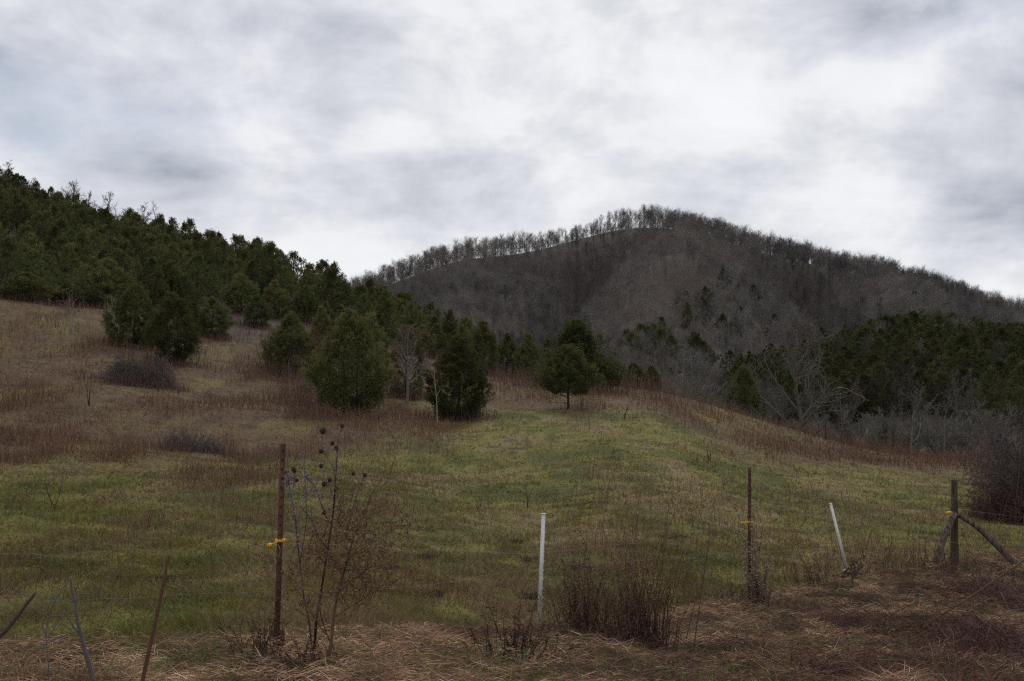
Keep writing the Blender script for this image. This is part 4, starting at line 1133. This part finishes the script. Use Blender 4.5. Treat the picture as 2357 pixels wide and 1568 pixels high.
clump("dry_weed_bush", gp(1975, 13.6), 16, .72, .20, (.06, .034, .028), "dark seed headed weed right beside the leaning white stake", lean=.25, leaf=4, seed=9, w=.005, leafL=.07)
clump("dry_weed_bush", gp(2150, 15.2), 170, .75, .9, (.095, .060, .042), "thin brown weeds in front of the corner post", lean=.35, leaf=3, seed=10, w=.0042, leafL=.03)
clump("dry_weed_bush", gp(2080, 14.6), 90, .55, .8, (.13, .085, .055), "tan weed stalks left of the corner post", lean=.4, leaf=3, seed=12, w=.004, leafL=.03)
clump("dry_weed_bush", gp(2260, 15.4), 120, .45, .9, (.10, .060, .045), "reddish weeds below the right hand brace pole", lean=.4, leaf=3, seed=13, w=.004, leafL=.03)
clump("seed_plume_weed", gp(1746, 10.5), 26, 1.38, .07, (.13, .09, .06), "tall tan feathery weed right behind the studded steel post", lean=.10, leaf=46, seed=14, w=.0045, leafL=.036, leafc=(.22, .165, .12))
clump("straw_tuft", gp(40, 5.6), 900, .42, .55, (.30, .20, .11), "thick tan straw tuft in the bottom left corner", "grass tuft", lean=.9, leaf=0, seed=15, w=.0030, leafL=.05, arch=.8)
clump("straw_tuft", gp(930, 6.6), 160, .28, .34, (.26, .17, .095), "pale straw tuft near the bottom right of the tall seed headed plants", "grass tuft", lean=.9, leaf=0, seed=16, w=.0028, leafL=.04, arch=.8)
clump("straw_tuft", gp(1590, 8.6), 260, .26, .42, (.30, .20, .12), "pale flattened straw mound between the dark weed bush and the studded post", "grass tuft", lean=1.1, leaf=0, seed=17, w=.003, leafL=.04, arch=.9)
clump("straw_tuft", gp(1640, 58), 40, 1.0, .6, (.34, .20, .09), "small bright orange grass tuft at the back of the meadow below the cedars", "grass tuft", lean=.2, leaf=0, seed=18, w=.02, leafL=.1)

def bramble(base, n, R, H, c, lab, seed, w=.005, cat="bramble", mat=None, tw=True):
    rg = np.random.default_rng(seed); m = MB(); base = np.asarray(base)
    S = []
    for i in range(n):
        a = rg.uniform(0, 6.28); q = R[0] * math.sqrt(rg.random()); b = a + rg.normal() * 1.2
        p0 = np.array([math.cos(a) * q, math.sin(a) * q * R[1] / R[0], 0]); L = rg.uniform(.4, 1.1) * max(R)
        p1 = p0 + np.array([math.cos(b), math.sin(b), 0]) * L
        z0 = float(height(base[0] + p0[0], base[1] + p0[1])) - base[2]; z1 = float(height(base[0] + p1[0], base[1] + p1[1])) - base[2]
        fall = math.sqrt(max(.05, 1 - (q / R[0]) ** 2))
        hh = H * (rg.uniform(.3, 1) ** 1.3) * (.35 + .65 * fall) * (.8 + .3 * math.sin(2 * a + seed) + .2 * math.sin(3 * a + 2 * seed))
        prev = None; wob = rg.normal(size=3) * .06 * L
        for k in range(8):
            t = k / 7
            p = p0 * (1-t) + p1 * t + np.array([0, 0, z0*(1-t)+z1*t + hh * math.sin(math.pi * min(1, t * .92 + .08)) ** .8 - .03]) + wob * math.sin(t * 6)
            if prev is not None:
                S.append((prev, p, w * (1 - .6*t), w * (1 - .6*(t + .14))))
                if tw:
                    for j in range(2):
                        S.append((p, p + rg.normal(size=3) * .10 * H * [1, 1, .8], w * .45, w * .25))
            prev = p
    C = np.asarray(c)[None] * rg.uniform(.55, 1.5, (len(S), 1))
    prisms(m, [s[0] for s in S], [s[1] for s in S], [s[2] for s in S], [s[3] for s in S], C, 3)
    o = m.obj("bramble_mound", mat or M_TWIG); o.location = base
    return tag(o, lab, cat)
bramble(ghit(325, 884)[0], 460, (.95, .8), 1.6, (.115, .088, .080), "grey purple bramble mound below the joined dark cedars", 1, .011)
bramble(ghit(445, 1040)[0], 220, (.55, .5), .7, (.15, .122, .112), "flatter grey bramble mound in the brown weeds, nearer one of two", 2, .008)
bramble(gp(2160, 9.6), 330, (.85, .6), .26, (.085, .042, .036), "dark maroon bramble heap in front of the corner post, left one", 3, .0042)
bramble(gp(2350, 9.0), 380, (.85, .7), .36, (.085, .042, .036), "dark maroon bramble heap at the right border", 4, .0042)
bramble(gp(2050, 7.2), 160, (.9, .5), .10, (.11, .065, .05), "low brown bramble mat in the bottom right foreground", 5, .0036)
bramble(gp(1820, 6.6), 260, (.7, .4), .20, (.12, .066, .05), "brown bramble tangle at the bottom edge, right of the large dead weed bush", 16, .0034)
bramble(gp(2230, 6.9), 340, (.8, .5), .24, (.13, .07, .052), "red brown bramble tangle nearest the bottom right corner", 17, .0036)
bramble(gp(1430, 6.3), 160, (.6, .35), .10, (.06, .032, .025), "dark tangled stems under the large dead weed bush", 6, .0034)
bramble(gp(2370, 13.2), 260, (.8, .7), .42, (.11, .062, .052), "reddish bramble heap under the end of the right hand brace pole", 8, .005)
bramble(gp(2410, 27), 380, (.9, 1.2), 2.3, (.062, .042, .038), "big dark arching thicket filling the right border behind the corner post", 7, .014, "thicket")
bramble(gp(2320, 26), 190, (.55, .7), 1.0, (.095, .052, .042), "lower red brown thicket in front of the big dark one at the right border", 9, .010, "thicket")
bramble(gp(2395, 40), 260, (1.5, 1.5), 2.8, (.085, .068, .066), "tall grey arching thicket at the right border behind the big dark one", 10, .018, "thicket")

# ------------------------------------------------------------------ sticks and tall stems drawn from the place
def stick(name, paths, lab, cat="twig", c=(.1, .06, .045), group=None):
    """paths: list of (distance, [(u, v, radius mm)...])"""
    m = MB()
    for r0, pts in paths:
        P = [at(a, b, r0 + (0 if len(q) < 2 else q[1])) for a, b, *q in pts]; Rr = [q[0] * .00145 for a, b, *q in pts]
        S = spline(P, 4); rs = np.interp(np.linspace(0, len(P) - 1, len(S)), range(len(P)), Rr)
        tube(m, S, rs, 6, c)
    o = m.obj(name, M_BARK); return tag(o, lab, cat, group)
stick("cut_stem", [(5.2, [(322, 1600, 7), (328, 1568, 7), (340, 1512, 7), (352, 1458, 6.5), (365, 1400, 6), (373, 1360, 6), (380, 1327, 6), (384, 1300, 3.5), (391, 1277, 2.5)])],
      "tall brown upright cut stem in the lower left", c=(.095, .050, .030))
stick("cut_stem", [(4.6, [(-60, 1500, 6), (0, 1464, 6), (34, 1427, 5.5), (60, 1392, 5), (81, 1366, 4.5)])], "short dark stem slanting in from the left border", c=(.07, .045, .035))
stick("forked_branch", [(5.3, [(222, 1600, 8), (215, 1568, 8), (206, 1530, 7.5), (194, 1492, 7), (187, 1460, 6.5), (181, 1440, 6), (176, 1410, 5), (174, 1393, 4.5), (168, 1368, 4), (165, 1351, 3.5), (163, 1328, 3)]),
    (5.3, [(187, 1465, 3.5), (178, 1455, 3), (160, 1428, 2.6), (147, 1406, 2.2)]), (5.3, [(147, 1406, 2), (135, 1430, 1.8), (112, 1464, 1.5)]),
    (5.3, [(162, 1330, 2), (140, 1362, 2), (122, 1392, 1.8), (110, 1430, 1.6), (106, 1470, 1.4)]),
    (5.3, [(178, 1425, 2), (168, 1418, 1.8), (101, 1424, 1.5), (106, 1470, 1.6), (112, 1540, 1.8), (112, 1600, 1.8)]),
    (5.3, [(175, 1395, 2), (180, 1370, 2), (205, 1368, 2), (223, 1363, 2), (240, 1340, 1.8), (280, 1300, 1.6), (310, 1268, 1.2), (326, 1247, .9)]),
    (5.3, [(183, 1440, 1.5), (205, 1395, 1.4), (226, 1364, 1.3)]), (5.3, [(223, 1465, 1.4), (250, 1405, 1.3), (268, 1360, 1.2), (288, 1325, 1), (312, 1296, .8)]),
    (5.3, [(-10, 1566, 2.2), (50, 1520, 2), (110, 1480, 1.8), (170, 1455, 1.5)])],
      "grey forked branch with long thin side shoots in the lower left corner", c=(.12, .10, .098))
stick("thin_stem", [(6.4, [(1592, 1530, 3), (1604, 1440, 2.6), (1618, 1340, 2.2), (1628, 1270, 1.8), (1634, 1233, 1.2)]), (6.4, [(1580, 1470, 2), (1596, 1400, 1.8), (1610, 1362, 1.5)])],
      "single thin dark stem standing left of the studded steel post", c=(.075, .045, .035))
stick("broken_pole", [(9.5, [(2040, 1545, 5), (2120, 1450, 5), (2240, 1370, 5), (2357, 1290, 5), (2420, 1250, 5)])], "long pale broken stem lying across the bramble heap at the right", c=(.13, .085, .06))

def tall_plant(name, r0, stems, heads, c, hc, lab, cat, fluff=0, seed=0, twig=0, groupn=None):
    rg = np.random.default_rng(seed); e = empty(name, at(stems[0][0][0], stems[0][0][1], r0)); o0 = np.array(e.location)
    m = MB(); pool = []
    for st in stems:
        P = [at(a, b, r0 + (rg.normal() * .05 if i else 0)) - o0 for i, (a, b, w) in enumerate(st)]; Rr = [w * .0013 for a, b, w in st]
        S = spline(P, 5); rs = np.interp(np.linspace(0, len(P) - 1, len(S)), range(len(P)), Rr)
        tube(m, S, rs, 6, c); pool.append(S)
    if twig:
        S_ = []
        for i in range(twig):
            Sx = pool[rg.integers(0, len(pool))]; k = int(len(Sx) * rg.uniform(.25, 1)) - 1
            p = Sx[k]; d = unit(rg.normal(size=3) * [1, .8, .6] + [.15, 0, .35]); L = rg.uniform(.12, .42)
            for j in range(5):
                q = p + d * L / 5; S_.append((p, q, .0014, .0011)); 
                if rg.random() < .6:
                    d2 = unit(d + rg.normal(size=3) * .8); S_.append((q, q + d2 * L * .3, .0010, .0006))
                p = q; d = unit(d + rg.normal(size=3) * .38 + [0, 0, -.05])
        prisms(m, [s[0] for s in S_], [s[1] for s in S_], [s[2] for s in S_], [s[3] for s in S_], np.array(c)[None] * rg.uniform(.6, 1.5, (len(S_), 1)), 3)
        m3 = MB(); k = rg.integers(0, len(S_), int(len(S_) * 1.6)); Pp = np.array([S_[i][1] for i in k]); nn = len(k)
        leaves(m3, Pp, rg.normal(size=(nn, 3)), .014 * rg.uniform(.5, 1.6, nn), .008, np.array(hc)[None] * rg.uniform(.5, 1.8, (nn, 1)), 0, rg)
        m3.obj("dry_leaves", M_DRY, e)
    m.obj("stem", M_BARK, e)
    for (a, b, s) in heads:
        hm = MB(); p = at(a, b, r0) - o0
        nseg = 8; V = []; Q = []
        ax = unit(rg.normal(size=3) * .3 + [0, 0, 1])
        prof = [(-1, .25), (-.7, .8), (-.2, 1), (.3, .9), (.75, .6), (1.05, .15)]
        s = s * 1.55; tube(hm, [p + ax * s * .001 * q[0] for q in prof], [s * .001 * .72 * q[1] for q in prof], 9, hc)
        nn = 90; dd = unit(rg.normal(size=(nn, 3))); leaves(hm, p + dd * s * .00068, dd + ax * .6, s * .0007, s * .00022, np.array(hc)[None] * rg.uniform(.7, 2.2, (nn, 1)), 0, rg)
        near = min((np.linalg.norm(q - p), tuple(q)) for Sx in pool for q in Sx)
        q = np.array(near[1]); lo = [Sx for Sx in pool]
        allp = np.concatenate(pool); below = allp[allp[:, 2] < p[2] - .02]
        q = below[np.argmin(np.linalg.norm(below - p, axis=1))] if len(below) else q
        tube(hm, [q, (q + p) / 2 + [0, 0, -.004], p], .0014, 5, c)
        hm.obj("seed_head", M_DRY, e)
    if fluff:
        fm = MB(); allp = np.concatenate([s[len(s)//2:] for s in pool]); k = rg.integers(0, len(allp), fluff)
        cen = allp[k] + rg.normal(size=(fluff, 3)) * .012
        idx = np.repeat(np.arange(fluff), 9); nn = len(idx)
        leaves(fm, cen[idx] + rg.normal(size=(nn, 3)) * .006, rg.normal(size=(nn, 3)), .014 * rg.uniform(.5, 1.4, nn), .005, np.array([.19, .168, .17])[None] * rg.uniform(.5, 1.5, (nn, 1)), 0, rg)
        fm.obj("seed_fluff", M_DRY, e)
    return tag(e, lab, cat, groupn)

tall_plant("seed_head_plant", 5.75,
  [[(722, 1600, 6.5), (723, 1520, 6.5), (728, 1430, 6), (738, 1370, 5.6), (750, 1290, 5), (760, 1230, 4.6), (768, 1170, 3.8), (772, 1110, 3), (776, 1050, 2.2), (780, 1005, 1.4), (788, 985, 1)],
   [(768, 1215, 2.2), (756, 1200, 2), (745, 1175, 1.8), (730, 1135, 1.5), (718, 1110, 1.2), (707, 1098, 1)],
   [(755, 1262, 2), (735, 1240, 1.8), (715, 1195, 1.5), (690, 1165, 1.2)],
   [(772, 1150, 1.4), (760, 1125, 1.2), (748, 1112, 1)], [(774, 1090, 1.3), (758, 1060, 1.1), (742, 1030, 1), (743, 998, .8)],
   [(770, 1222, 1.8), (795, 1195, 1.5), (815, 1160, 1.3), (828, 1120, 1.2), (840, 1095, 1)],
   [(735, 1400, 2.4), (752, 1460, 2.2), (775, 1510, 2), (790, 1600, 2)]],
  [(743, 993, 11), (788, 981, 8), (765, 1021, 8), (774, 1032, 8), (739, 1039, 9), (707, 1099, 8), (739, 1073, 8), (759, 1105, 8), (746, 1115, 9), (747, 1180, 9), (813, 1091, 7), (840, 1094, 8), (775, 1127, 6)],
  (.050, .034, .032), (.050, .032, .024), "tall dark stemmed plant topped with round brown seed heads, right of the nearest steel post", "weed", 110, 3)
tall_plant("seed_head_plant", 5.85,
  [[(722, 1560, 4), (714, 1450, 3.6), (700, 1375, 3.2), (692, 1310, 2.8), (684, 1240, 2.4), (679, 1190, 2), (668, 1130, 1.6), (661, 1090, 1)],
   [(690, 1300, 2), (700, 1240, 1.8), (706, 1180, 1.5), (702, 1110, 1), (700, 1050, .8)], [(672, 1140, 1.2), (677, 1110, 1), (679, 1085, .9)], [(668, 1125, 1.2), (660, 1105, 1)]],
  [(659, 1087, 8), (677, 1082, 10), (683, 1106, 7)],
  (.060, .045, .042), (.055, .034, .024), "slender fluffy seed headed plant squeezed between the nearest steel post and the dark one", "weed", 130, 4)
tall_plant("rusty_branched_shrub", 5.55,
  [[(748, 1600, 8), (754, 1540, 8), (762, 1480, 7), (768, 1420, 6.5), (778, 1365, 6), (788, 1330, 5.5), (798, 1295, 4.5), (806, 1265, 4), (815, 1235, 3.2), (830, 1200, 2.8), (845, 1170, 2.2), (855, 1140, 1.8), (880, 1100, 1.2)],
   [(810, 1250, 2.6), (796, 1235, 2.2), (788, 1215, 2), (775, 1195, 1.6)], [(778, 1365, 2.4), (800, 1345, 2.2), (830, 1322, 2), (860, 1300, 1.6), (890, 1270, 1.2)],
   [(770, 1420, 2.4), (810, 1395, 2.2), (850, 1370, 1.8), (885, 1345, 1.2)], [(762, 1475, 3), (735, 1440, 2.6), (705, 1390, 2.2), (680, 1350, 1.6), (655, 1330, 1)],
   [(790, 1322, 2), (765, 1300, 1.8), (735, 1272, 1.5), (700, 1262, 1)], [(800, 1290, 2), (835, 1262, 1.6), (875, 1240, 1.2), (905, 1215, 1)]],
  [], (.135, .070, .045), (.11, .06, .04), "rusty orange branching shrub with curled leaf bits beside the dark seed headed plant", "shrub", 0, 5, twig=190)

# lone tall dead stalks and small dark debris out on the grass
def stalk(u, vb, vt, lab, seed, c=(.075, .045, .035), leafn=10, w=.006):
    p, r = ghit(u, vb); H = (vb - vt) / F * p[1]
    clump("dead_stalk", p, 3, H * 1.15, .05 + H * .03, c, lab, lean=.2, leaf=leafn, seed=seed, w=max(w, r * .0005), leafL=max(.02, r*.0011), group="dead stalks in the meadow")
stalk(120, 1175, 1045, "twin tall dead stalks on the left of the meadow", 31)
stalk(203, 935, 850, "tall thin dead stalk on the upper left slope", 32, leafn=1)
stalk(1632, 1062, 1030, "short dark stubby dead stalk at the right of the meadow", 33, leafn=20)
stalk(1213, 1170, 1105, "thin dead stalk right of the meadow's middle", 34, leafn=3)
stalk(335, 1222, 1160, "thin dead stalk above the left wire", 35, leafn=3)
stalk(1435, 965, 930, "dark tufted dead stalk above the crest band", 36, leafn=20)
stalk(1100, 1175, 1120, "reddish dead stalk near the middle of the meadow", 37, leafn=6)
rg = np.random.default_rng(8)
m = MB()
for (u, v, wpx) in [(375, 1342, 60), (1190, 1250, 24), (1440, 1262, 44), (1545, 1238, 60), (1215, 1378, 40), (1225, 1292, 50), (560, 1198, 60), (980, 1285, 30), (700, 1400, 26), (1385, 1128, 70), (1000, 1370, 40), (1335, 1310, 40), (900, 1310, 26)]:
    p, r = ghit(u, v); W = wpx / F * r; nn = 90
    a = rg.uniform(0, 6.28, nn); q = np.sqrt(rg.random(nn))
    Pp = p + np.stack([np.cos(a)*q*W*.5, np.sin(a)*q*W*.7, rg.uniform(.0, .035, nn)], -1)
    dd = rg.normal(size=(nn, 3)) * [1, 1, .25]
    prisms(m, Pp - unit(dd) * .05, Pp + unit(dd) * rg.uniform(.03, .1, (nn, 1)), np.full(nn, .0045), np.full(nn, .002), np.array([.045, .03, .024])[None] * rg.uniform(.6, 1.6, (nn, 1)), 3)
tag(m.obj("twig_litter", M_TWIG), "small dark scraps of dead twigs scattered on the green meadow", "twigs", None, "stuff")

# ------------------------------------------------------------------ sky
SUN_EL, SUN_AZ = rad(38), rad(9)          # azimuth measured from +Y toward +X
w = bpy.data.worlds.new("World"); SC.world = w; w.use_nodes = True
t = w.node_tree; N = t.nodes; L = t.links; N.clear()
out = N.new('ShaderNodeOutputWorld'); bg = N.new('ShaderNodeBackground'); bg.inputs['Strength'].default_value = .1
L.new(bg.outputs[0], out.inputs[0])
sky = N.new('ShaderNodeTexSky'); sky.sky_type = 'NISHITA'; sky.sun_disc = False; sky.sun_elevation = SUN_EL; sky.sun_rotation = SUN_AZ
tc = N.new('ShaderNodeTexCoord'); sx = N.new('ShaderNodeSeparateXYZ'); L.new(tc.outputs['Generated'], sx.inputs[0])
def math_(op, a, b=None, c=None, clamp=False):
    n = N.new('ShaderNodeMath'); n.operation = op; n.use_clamp = clamp
    for i, v_ in enumerate((a, b, c)):
        if v_ is None: continue
        if isinstance(v_, (int, float)): n.inputs[i].default_value = v_
        else: L.new(v_, n.inputs[i])
    return n.outputs[0]
az = math_('ARCTAN2', sx.outputs['X'], sx.outputs['Y']); el = math_('ARCSINE', sx.outputs['Z'])
cmb = N.new('ShaderNodeCombineXYZ'); L.new(az, cmb.inputs[0]); L.new(el, cmb.inputs[1])
# cloud sheet seen in perspective: divide by height above the horizon
zz = math_('ADD', math_('MAXIMUM', sx.outputs['Z'], 0.0), .16)
pl = N.new('ShaderNodeCombineXYZ'); L.new(math_('DIVIDE', sx.outputs['X'], zz), pl.inputs[0]); L.new(math_('DIVIDE', sx.outputs['Y'], zz), pl.inputs[1])
def noise(vec, scale, detail=7, rough=.55, dist=0., stretch=None, rot=0):
    mp = N.new('ShaderNodeMapping'); mp.inputs['Scale'].default_value = stretch or (1, 1, 1); mp.inputs['Rotation'].default_value = (0, 0, rot)
    L.new(vec, mp.inputs[0]); n = N.new('ShaderNodeTexNoise'); n.inputs['Scale'].default_value = scale; n.inputs['Detail'].default_value = detail
    n.inputs['Roughness'].default_value = rough; n.inputs['Distortion'].default_value = dist; L.new(mp.outputs[0], n.inputs['Vector']); return n
big = noise(pl.outputs[0], 1.1, 7, .52, .3, (1, .8, 1), .3)
fineN = noise(pl.outputs[0], 2.6, 9, .62, .2, (.45, 1.0, 1), -.45)
puff = noise(cmb.outputs[0], 6.0, 10, .58, .25, (1.0, 1.45, 1), .35)
wn = noise(cmb.outputs[0], 5.0, 5, .5)
warp = N.new('ShaderNodeVectorMath'); warp.operation = 'MULTIPLY_ADD'
sub = N.new('ShaderNodeVectorMath'); sub.operation = 'SUBTRACT'; sub.inputs[1].default_value = (.5, .5, .5); L.new(wn.outputs['Color'], sub.inputs[0])
L.new(sub.outputs[0], warp.inputs[0]); warp.inputs[1].default_value = (.22, .13, 0); L.new(cmb.outputs[0], warp.inputs[2])
wv = N.new('ShaderNodeVectorMath'); wv.operation = 'MULTIPLY'; wv.inputs[1].default_value = (1, 1, 0); L.new(warp.outputs[0], wv.inputs[0])
def dirang(u, v):
    d = ray(u, v); d = d / np.linalg.norm(d); return math.atan2(d[0], d[1]), math.asin(d[2])
def blobs(lst, start):
    acc = start
    for (u, v, su, sv, amp) in lst:
        a0, e0 = dirang(u, v); ia, ie = F / su, F / sv
        q = N.new('ShaderNodeVectorMath'); q.operation = 'MULTIPLY_ADD'; L.new(wv.outputs[0], q.inputs[0])
        q.inputs[1].default_value = (ia, ie, 0); q.inputs[2].default_value = (-a0 * ia, -e0 * ie, 0)
        d = N.new('ShaderNodeVectorMath'); d.operation = 'DOT_PRODUCT'; L.new(q.outputs[0], d.inputs[0]); L.new(q.outputs[0], d.inputs[1])
        acc = math_('MULTIPLY_ADD', math_('EXPONENT', math_('MULTIPLY', d.outputs['Value'], -1.0)), amp, acc)
    return acc
# brightness of the cloud cover
val = math_('MULTIPLY_ADD', math_('SUBTRACT', big.outputs['Fac'], .5), .7, .61)
val = math_('MULTIPLY_ADD', math_('SUBTRACT', fineN.outputs['Fac'], .5), .6, val)
val = math_('MULTIPLY_ADD', math_('SUBTRACT', puff.outputs['Fac'], .5), 1.8, val)
val = blobs([(1550, 190, 480, 170, .20), (1950, 200, 300, 110, .16), (1250, 560, 240, 60, .10), (2050, 420, 160, 50, .14), (1150, 60, 260, 70, .14), (900, 300, 130, 60, .22), (780, 180, 80, 50, .10), (1500, 400, 330, 70, .10),
             (2230, 0, 420, 75, -.34), (2210, 270, 240, 80, -.42), (2320, 450, 210, 100, -.34), (1100, 150, 180, 60, -.22), (700, 60, 220, 60, -.20), (1400, 230, 110, 60, -.26),
             (40, 250, 130, 90, -.36), (340, 290, 170, 70, -.26), (60, 355, 130, 40, -.18), (280, 120, 260, 70, .02), (620, 260, 130, 90, .06), (1040, 400, 130, 50, -.18), (800, 480, 380, 40, -.08),
             (700, 600, 160, 50, .16), (1950, 560, 260, 60, .10), (1900, 400, 150, 40, .1), (600, 430, 260, 50, -.10), (1850, 330, 60, 30, -.05)], val)
ramp = N.new('ShaderNodeValToRGB'); L.new(val, ramp.inputs[0]); cr = ramp.color_ramp
cr.elements[0].position = .0; cr.elements[0].color = (3.0, 3.4, 4.1, 1); cr.elements[1].position = 1.0; cr.elements[1].color = (9.2, 9.3, 9.6, 1)
for pos, c in [(.22, (4.9, 5.2, 5.8)), (.42, (6.15, 6.35, 6.95)), (.6, (7.35, 7.5, 8.0)), (.78, (8.65, 8.7, 8.95))]:
    x_ = cr.elements.new(pos); x_.color = (*c, 1)
mix = N.new('ShaderNodeMix'); mix.data_type = 'RGBA'
thin = blobs([(60, 240, 150, 80, .22), (340, 290, 160, 60, .2), (2250, 20, 240, 60, .2), (60, 358, 140, 40, .25)], 0.03)
L.new(math_('MINIMUM', thin, .6), mix.inputs[0]); L.new(ramp.outputs[0], mix.inputs[6]); L.new(sky.outputs[0], mix.inputs[7])
L.new(mix.outputs[2], bg.inputs['Color'])

sl = bpy.data.lights.new("sun", 'SUN'); sl.energy = 1.45; sl.angle = rad(16); sl.color = (1, .95, .88)
so = bpy.data.objects.new("sun", sl); COL.objects.link(so)
sd = Vector((math.sin(SUN_AZ) * math.cos(SUN_EL), math.cos(SUN_AZ) * math.cos(SUN_EL), math.sin(SUN_EL)))
so.rotation_mode = 'QUATERNION'; so.rotation_quaternion = sd.to_track_quat('Z', 'Y'); so.location = sd * 50

# ------------------------------------------------------------------ camera
cam = bpy.data.cameras.new("camera"); cam.sensor_width = 36; cam.lens = 36 * F / 2357; cam.clip_end = 9000; cam.clip_start = .05
co = bpy.data.objects.new("camera", cam); COL.objects.link(co); co.location = (0, 0, CZ); co.rotation_euler = (math.pi / 2 + PITCH, 0, 0)
SC.camera = co
SC.view_settings.view_transform = 'Standard'; SC.view_settings.look = 'None'; SC.view_settings.exposure = 0; SC.view_settings.gamma = 1
SC.cycles.max_bounces = 5; SC.cycles.diffuse_bounces = 3; SC.cycles.transmission_bounces = 2; SC.cycles.transparent_max_bounces = 4
SC.cycles.use_denoising = False; SC.cycles.use_adaptive_sampling = False; SC.cycles.pixel_filter_type = 'BLACKMAN_HARRIS'; SC.cycles.filter_width = 1.25; SC.cycles.sample_clamp_direct = 4; SC.cycles.sample_clamp_indirect = 2
